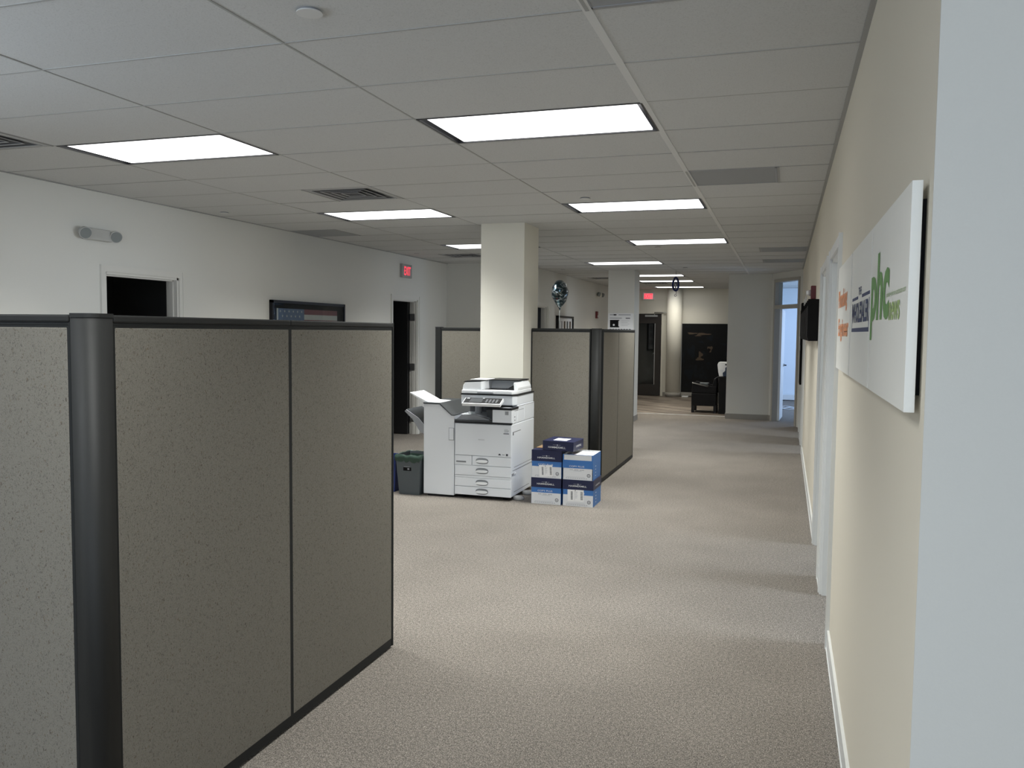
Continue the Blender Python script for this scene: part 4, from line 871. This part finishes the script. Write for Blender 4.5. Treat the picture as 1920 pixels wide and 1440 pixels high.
# ================================================================== LEFT WALL
# emergency light
e = thing('emergency_light', 'twin-head emergency light on the left wall near the top left', 'emergency light', (XL, 5.58, 2.37))
MB().frustum((XL, XL+0.06, 5.44, 5.71), 2.33, (XL, XL+0.05, 5.45, 5.70), 2.425, M_['beige']).build('battery_case', e, bevel=0.006)
for (y, dy) in ((5.415, -1), (5.745, 1)):
    h = MB(); ax = Vector((0.85, -0.3 if dy < 0 else -0.45, -0.35)).normalized(); c = Vector((XL+0.05, y, 2.385))
    h.cyl(c-ax*0.03, 0.022, 0.03, ax, M_['beige'], 20, 0.045).cyl(c, 0.045, 0.035, ax, M_['beige'], 24, 0.05).build('lamp_head', e, clean=False)
    MB().cyl(c+ax*0.034, 0.044, 0.006, ax, M_['lens'], 24).build('lamp_lens', e)
# flag picture frame
e = thing('flag_picture', 'black shadow box frame with a folded stars and stripes flag on the left wall', 'picture', (XL, 8.85, 1.6))
fy0, fy1, fz0, fz1 = 8.035, 9.655, 1.15, 1.942
f = MB()
for q in ((fy0, fy0+0.03, fz0, fz1), (fy1-0.03, fy1, fz0, fz1), (fy0, fy1, fz0, fz0+0.03), (fy0, fy1, fz1-0.03, fz1)): f.box(XL, XL+0.04, q[0], q[1], q[2], q[3], M_['black'])
f.build('frame', e, clean=False)
MB().box(XL, XL+0.012, fy0+0.03, fy1-0.03, fz0+0.03, fz1-0.03, M_['black_m']).build('backing_board', e)
fl = MB(); O = (XL+0.012, fy0, 0); UY = (0, 1, 0)
fl.quad(O, UY, (0, 0, 1), 0.125, 0.155, 1.30, 1.853, M_['flag_w'])
fl.quad(O, UY, (0, 0, 1), 0.155, 0.69, 1.52, 1.853, M_['flag_b'])
for r in range(5):
    for k in range(6 if r % 2 == 0 else 5):
        cy, cz = fy0+0.195+k*0.088+(0.044 if r % 2 else 0), 1.822-r*0.055; pts = []
        for q in range(10):
            rr = 0.017 if q % 2 == 0 else 0.007; t = PI/2+q*PI/5; pts.append((cy+rr*math.cos(t), cz+rr*math.sin(t)))
        fl.prism(pts, 'x', XL+0.0124, XL+0.0134, M_['flag_w'])
zz = 1.853
for k in range(9):
    a0 = 0.69 if zz > 1.53 else 0.155
    fl.quad(O, UY, (0, 0, 1), a0, 1.46, zz-0.061, zz, M_['flag_r'] if k % 2 == 0 else M_['flag_w']); zz -= 0.061
fl.build('flag', e, clean=False)
MB().box(XL+0.03, XL+0.033, fy0+0.03, fy1-0.03, fz0+0.03, fz1-0.03, M_['glass']).build('glass_pane', e)
# exit signs
def exit_sign(label, kind, loc, w, h):
    e = thing('exit_sign', label, 'exit sign', loc)
    x, y, z = loc
    if kind == 'left':
        MB().box(x, x+0.045, y-w/2, y+w/2, z-h/2, z+h/2, M_['exit_face']).build('housing', e, bevel=0.006); O, U_, d = (x+0.045, y-w/2, z-h/2), (0, 1, 0), 1
    else:
        MB().box(x-w/2, x+w/2, y-0.045, y, z-h/2, z+h/2, M_['cwhite']).build('housing', e, bevel=0.006); O, U_, d = (x-w/2, y-0.045, z-h/2), (1, 0, 0), 1
    m = MB(); m.quad(O, U_, (0, 0, 1), w*0.12, w*0.88, h*0.12, h*0.88, M_['exit_pink'] if kind != 'left' else M_['exit_face'], 0, 0.001)
    m.text('EXIT', O, U_, (0, 0, 1), w*0.16, w*0.84, h*0.18, h*0.82, M_['exit_red'], 0.001, 0.002, bold=0.02); m.build('lit_face', e, clean=False)
    return e
exit_sign('red lit exit sign on the left wall above the hinged doorway', 'left', (XL, 11.51, 2.50), 0.33, 0.20)
exit_sign('red lit exit sign on the far lobby wall above the entry door', 'back', (-3.375, YB, 2.555), 0.30, 0.19)

# ================================================================== LOBBY
# lobby wall devices
e = thing('fire_alarm_strobe', 'small red fire alarm on the lobby left wall left of the poster pillar', 'fire alarm', (XLL, 19.1, 2.02))
MB().box(XLL, XLL+0.045, 19.04, 19.16, 1.94, 2.10, M_['red']).build('alarm_body', e, bevel=0.006); MB().cyl((XLL+0.045, 19.1, 1.985), 0.03, 0.03, 'x', M_['strobe'], 16, 0.02).build('strobe_lens', e)
e = thing('emergency_light', 'small twin-head emergency light high on the lobby left wall', 'emergency light', (XLL, 19.3, 2.5))
MB().box(XLL, XLL+0.06, 19.15, 19.45, 2.45, 2.54, M_['wall_cream']).build('battery_case', e, bevel=0.006)
for y in (19.1, 19.5): MB().cyl((XLL+0.04, y, 2.50), 0.045, 0.05, (0.8, -0.3, -0.3), M_['lens'], 18, 0.05).build('lamp_head', e)
# photo collage frame on lobby left wall
e = thing('photo_collage_frame', 'black framed photo collage on the lobby left wall under the striped balloon', 'picture', (XLL, 16.0, 1.6))
y0, y1, z0, z1 = 15.55, 16.78, 1.05, 1.93; dp = 0.05
f = MB()
for q in ((y0, y0+0.035, z0, z1), (y1-0.035, y1, z0, z1), (y0, y1, z0, z0+0.035), (y0, y1, z1-0.035, z1)): f.box(XLL, XLL+dp, *q, M_['black'])
f.build('frame', e, clean=False); MB().box(XLL, XLL+0.02, y0+0.03, y1-0.03, z0+0.03, z1-0.03, M_['cwhite']).build('mat_board', e)
ph = MB(); O = (XLL+0.02, y0, 0)
for r in range(3):
    for k in range(5):
        a = 0.09+k*0.22; MB().quad(O, (0, 1, 0), (0, 0, 1), a, a+0.13, 1.67-r*0.22, 1.83-r*0.22, random.choice([M_['cop_g'], M_['ink_l'], M_['bin_g'], M_['mural_b']]), 0, 0.001).build('photograph', e, clean=False)
# poster on the far pillar
e = thing('pillar_poster', 'white printed poster on the face of the far pillar', 'poster', (-2.84, 15.08, 1.6))
MB().box(-3.07, -2.612, 15.068, 15.08, 1.30, 1.965, M_['cwhite']).build('poster_board', e)
ps = MB(); O = (-3.07, 15.068, 0); U = (1, 0, 0)
ps.quad(O, U, V, 0.035, 0.19, 1.71, 1.845, M_['black_m']).quad(O, U, V, 0.16, 0.205, 1.83, 1.845, M_['black_m']).quad(O, U, V, 0.16, 0.205, 1.71, 1.73, M_['black_m'])
ps.cyl((-3.07+0.105, 15.067, 1.755), 0.018, -0.001, 'y', M_['cwhite'], 14)
ps.quad(O, U, V, 0.03, 0.15, 1.93, 1.945, M_['ink_l']).quad(O, U, V, 0.10, 0.15, 1.926, 1.949, M_['ink']).quad(O, U, V, 0.19, 0.41, 1.930, 1.945, M_['ink_l'], 0, 0.0004).quad(O, U, V, 0.03, 0.25, 1.87, 1.885, M_['ink_l'], 0, 0.0004).quad(O, U, V, 0.32, 0.40, 1.868, 1.884, M_['ink'])
for k in range(8): ps.quad(O, U, V, 0.03+k*0.05, 0.065+k*0.05, 1.672, 1.684, M_['ink'])
for k in range(6): ps.quad(O, U, V, 0.04, 0.40-0.03*(k % 3), 1.62-k*0.04, 1.63-k*0.04, M_['ink_l'])
for k in range(4): ps.quad(O, U, V, 0.24, 0.36+0.03*(k % 2), 1.74+k*0.03, 1.744+k*0.03, M_['ink_l'])
ps.build('poster_print', e, clean=False)
# dark mural board
e = thing('mural_board', 'large black mural panel with brown blotches on the lobby back wall', 'mural', (-1.8, YB-0.03, 1.0))
mx0, mx1 = -2.50, -0.95
MB().box(mx0-0.03, mx0, YB-0.07, YB-0.005, 0.10, 1.87, M_['steel']).build('edge_strip', e)
MB().box(mx0, mx1, YB-0.065, YB-0.005, 0.03, 0.12, M_['rubber_base']).build('plinth', e)
mr = MB().box(mx0, mx1, YB-0.06, YB-0.01, 0.12, 1.86, M_['mural']); yq = YB-0.0605
def blob(cx, cz, rx, rz, m, n=18, seed=0):
    rr = random.Random(seed); pts = []
    for k in range(n):
        t = 2*PI*k/n; s = 0.68+0.2*math.sin(3*t+seed)+0.12*rr.random(); pts.append((cx+rx*s*math.cos(t), cz+rz*s*math.sin(t)))
    mr.prism(pts, 'y', yq-0.001-0.0003*(seed % 4), yq+0.0005, m)
for (cx, cz, rx, rz, m, sd_) in ((-2.25, 1.615, 0.16, 0.03, 'mural_b', 1), (-1.98, 1.60, 0.22, 0.035, 'mural_b', 2), (-2.10, 1.56, 0.10, 0.02, 'mural_b', 3), (-2.02, 1.40, 0.09, 0.04, 'mural_c', 4), (-1.80, 1.50, 0.10, 0.09, 'mural_c', 5), (-1.80, 1.23, 0.08, 0.10, 'mural_b', 6), (-1.82, 1.2, 0.045, 0.065, 'black_m', 7),
                             (-2.03, 1.08, 0.07, 0.10, 'mural_b', 8), (-2.05, 0.97, 0.13, 0.05, 'mural_b', 9), (-1.83, 0.86, 0.07, 0.05, 'mural_c', 10), (-2.25, 1.15, 0.12, 0.20, 'mural_c', 11), (-2.30, 0.6, 0.15, 0.18, 'mural_c', 12), (-1.4, 1.35, 0.2, 0.04, 'mural_c', 13), (-1.5, 0.9, 0.10, 0.08, 'mural_c', 14), (-1.3, 1.05, 0.12, 0.08, 'mural_b', 15)):
    blob(cx, cz, rx, rz, M_[m], seed=sd_)
mr.build('printed_panel', e, clean=False)
# armchair
ax0, ax1, ay = -1.80, -1.30, 17.45
e = thing('armchair', 'black leather armchair with wooden legs in front of the mural', 'armchair', ((ax0+ax1)/2, ay+0.3, 0))
for (x, y) in ((ax0+0.03, ay+0.03), (ax0+0.03, ay+0.55), (ax1-0.03, ay+0.03), (ax1-0.03, ay+0.55)): MB().box(x-0.027, x+0.027, y-0.027, y+0.027, 0, 0.15, M_['black']).build('leg', e)
MB().box(ax0, ax1, ay, ay+0.6, 0.14, 0.40, M_['leather']).build('seat_base', e, bevel=0.015)
MB().box(ax0+0.06, ax1-0.08, ay+0.08, ay+0.52, 0.40, 0.50, M_['leather']).build('seat_cushion', e, bevel=0.03, seg=3)
for (a, b, m) in ((ay, ay+0.09, 0), (ay+0.51, ay+0.6, 1)):
    MB().prism([(ax0, 0.40), (ax0+0.02, 0.605), (ax0+0.05, 0.615), (ax1-0.1, 0.545), (ax1, 0.54), (ax1, 0.40)], 'y', a, b, M_['leather']).build('armrest', e, bevel=0.012)
MB().prism([(ax1-0.12, 0.40), (ax1-0.06, 0.70), (ax1+0.0, 0.73), (ax1+0.02, 0.40)], 'y', ay+0.02, ay+0.58, M_['leather']).build('backrest', e, bevel=0.02)
MB().tube([(ax0+0.01, ay-0.004, 0.612), (ax0+0.03, ay-0.004, 0.605), (ax0+0.33, ay-0.004, 0.535)], 0.011, M_['steel']).build('armrest_highlight', e)  # highlight along the arm, shaped as a pale metal strip
# reception desk and printer
dx0, dx1, dy = -1.27, -0.35, 17.35
e = thing('reception_desk', 'black lobby desk under the printer, cut off by the wall block', 'desk', ((dx0+dx1)/2, dy+0.3, 0))
MB().box(dx0, dx1, dy, dy+0.6, 0.72, 0.75, M_['mdf']).build('desktop', e, bevel=0.004)
MB().box(dx0+0.02, dx1-0.02, dy+0.02, dy+0.58, 0.0, 0.72, M_['mdf']).build('pedestal', e)
e = thing('desktop_printer', 'white desktop printer on the black lobby desk', 'printer', (-1.1, dy+0.3, 0.75))
px0, px1, py, pz = -1.275, -0.85, dy+0.1, 0.75
MB().prism([(px0+0.02, pz), (px1, pz), (px1, pz+0.29), (px0+0.0, pz+0.29), (px0-0.02, pz+0.24), (px0+0.0, pz+0.08)], 'y', py, py+0.36, M_['cop2']).build('printer_body', e, bevel=0.01)
MB().box(px0+0.13, px0+0.20, py-0.004, py, pz+0.23, pz+0.255, M_['black']).box(px0+0.23, px0+0.25, py-0.004, py, pz+0.235, pz+0.25, M_['black']).build('display', e, clean=False)
MB().box(px0+0.03, px0+0.10, py-0.003, py, pz+0.10, pz+0.14, M_['cop']).build('side_buttons', e)
tag(MB().prism([(px0+0.10, pz), (px0+0.09, pz+0.08), (px0+0.14, pz+0.12), (px0+0.14, pz+0.19), (px0+0.18, pz+0.20), (px0+0.45, pz+0.20), (px0+0.45, pz)], 'y', py-0.09, py-0.02, M_['dkblue']).build('blue_backpack', loc=(px0+0.27, py-0.055, pz), bevel=0.015), 'dark blue bag in front of the white lobby printer', 'bag')
tag(MB().box(-1.66, -1.48, 17.60, 17.85, 0.502, 0.60, M_['bin_g']).build('desk_box', loc=(-1.57, 17.72, 0.502), bevel=0.01), 'dark grey box on the black armchair seat', 'box')
tag(MB().box(-2.46, -2.30, 21.5, 21.62, 0.0, 0.03, M_['cwhite']).build('white_block', loc=(-2.38, 21.55, 0), bevel=0.006), 'small white block on the floor at the mural foot', 'block')

# balloons
def balloon(name, label, c, R, thick, h, mats, tail_to=None, zrot=0.0, lobes=5):
    e = thing(name, label, 'balloon', (c[0], c[1], c[2]-h))
    mb = MB(); n, mrings = 40, 22; vs = []
    for i in range(mrings+1):
        ph_ = PI*i/mrings; z = math.cos(ph_)*h if math.cos(ph_) > 0 else math.cos(ph_)*h*1.0
        base_r = math.sin(ph_)**0.9
        if math.cos(ph_) < 0: base_r *= (1-0.50*abs(math.cos(ph_))**1.2)
        for k in range(n):
            t = 2*PI*k/n; wr = 1+0.05*math.sin(9*ph_+2*math.sin(3*t))*(0.6+0.4*math.cos(2*t))
            vs.append((R*base_r*wr*math.cos(t), thick*base_r*wr*math.sin(t), z))
    mb.add(vs, [(i*n+k, i*n+(k+1) % n, (i+1)*n+(k+1) % n, (i+1)*n+k) for i in range(mrings) for k in range(n)], mats, True)
    mb.cyl((0, 0, -h-0.03), 0.004, 0.04, 'z', mats, 8, 0.018)
    mb.xform(Matrix.Translation(c) @ Matrix.Rotation(zrot, 4, 'Z')); mb.build('foil_body', e)
    return e
be = balloon('foil_balloon', 'striped silver foil balloon floating above the far cubicle', (-2.905, 11.0, 2.125), 0.105, 0.21, 0.19, M_['foil'], zrot=math.radians(0))
MB().tube([(-2.905, 11.0, 1.905), (-2.908, 11.0, 1.85), (-2.90, 11.0, 1.70), (-2.91, 11.0, 1.2), (-2.905, 11.0, 0.76)], 0.0045, M_['ribbon']).build('ribbon', be)
# desk in the far cubicle that the ribbon is tied to
e = thing('cubicle_desk', 'grey cubicle desk hidden inside the far cubicle, holding the balloon ribbon', 'desk', (-2.8, 11.0, 0))
MB().box(-3.4, -2.2, 10.75, 11.4, 0.72, 0.75, M_['beige']).build('worktop', e)
for x in (-3.36, -2.24):
    MB().box(x-0.02, x+0.02, 10.8, 11.35, 0, 0.72, M_['post']).build('leg_panel', e)
# navy ring-like balloon at the lobby ceiling
e = thing('foil_balloon', 'small navy foil balloon hanging from the ceiling before the lobby', 'balloon', (-1.92, 15.5, 2.35))
bm_ = MB(); n = 36; cz = 2.505; cxx, cyy = -1.925, 15.5
prof = []
for k in range(n):
    t = 2*PI*k/n; prof.append((0.050*math.cos(t)*(1-0.1*math.sin(t)), 0.115*math.sin(t)))
pts = [(cxx+a, cyy+0.0, cz+b) for a, b in prof]+[(cxx+prof[0][0], cyy, cz+prof[0][1])]
for k in range(3): bm_.tube([(p[0]*1.0, p[1]+(k-1)*0.02, p[2]) for p in pts], 0.017, M_['foil_navy'], 8)
bm_.build('navy_rim', e, clean=False)
MB().lathe([(0.001, 0.07), (0.018, 0.04), (0.024, 0.0), (0.016, -0.04), (0.001, -0.09)], (cxx, cyy, cz-0.01), M_['foil_silver'], 14).build('silver_centre', e)
MB().tube([(cxx, cyy, HC-0.003), (cxx, cyy, cz+0.11)], 0.003, M_['black']).build('string', e)
tl = [(cxx+0.012, cyy, cz-0.12), (cxx+0.012, cyy, cz-0.17)]
for k in range(12): t = k/11*2*PI; tl.append((cxx+0.02*math.sin(t), cyy+0.01*math.sin(t*2), cz-0.185-0.02*(1-math.cos(t))*0.9))
MB().tube(tl, 0.004, M_['foil_navy']).build('ribbon_tail', e)
# things on the floor of the blue room
MB_c = MB()
for k in range(3):
    y = 19.0+k*0.28
    MB_c.tube([(-0.15+0.09*q, y+0.14*math.sin(q*1.7+k*2), 0.012) for q in range(9)], 0.010, M_['cwhite'], 6)
tag(MB_c.build('loose_cable', loc=(0.1, 19.2, 0), clean=False), 'loose white cable on the floor of the blue daylit room', 'cable')
tag(MB().box(-0.19, 0.9, YB-0.20, YB-0.05, 0.02, 0.14, M_['white_trim']).build('baseboard_heater', loc=(0.3, YB-0.1, 0)), 'low white baseboard heater along the back of the blue room', 'heater')
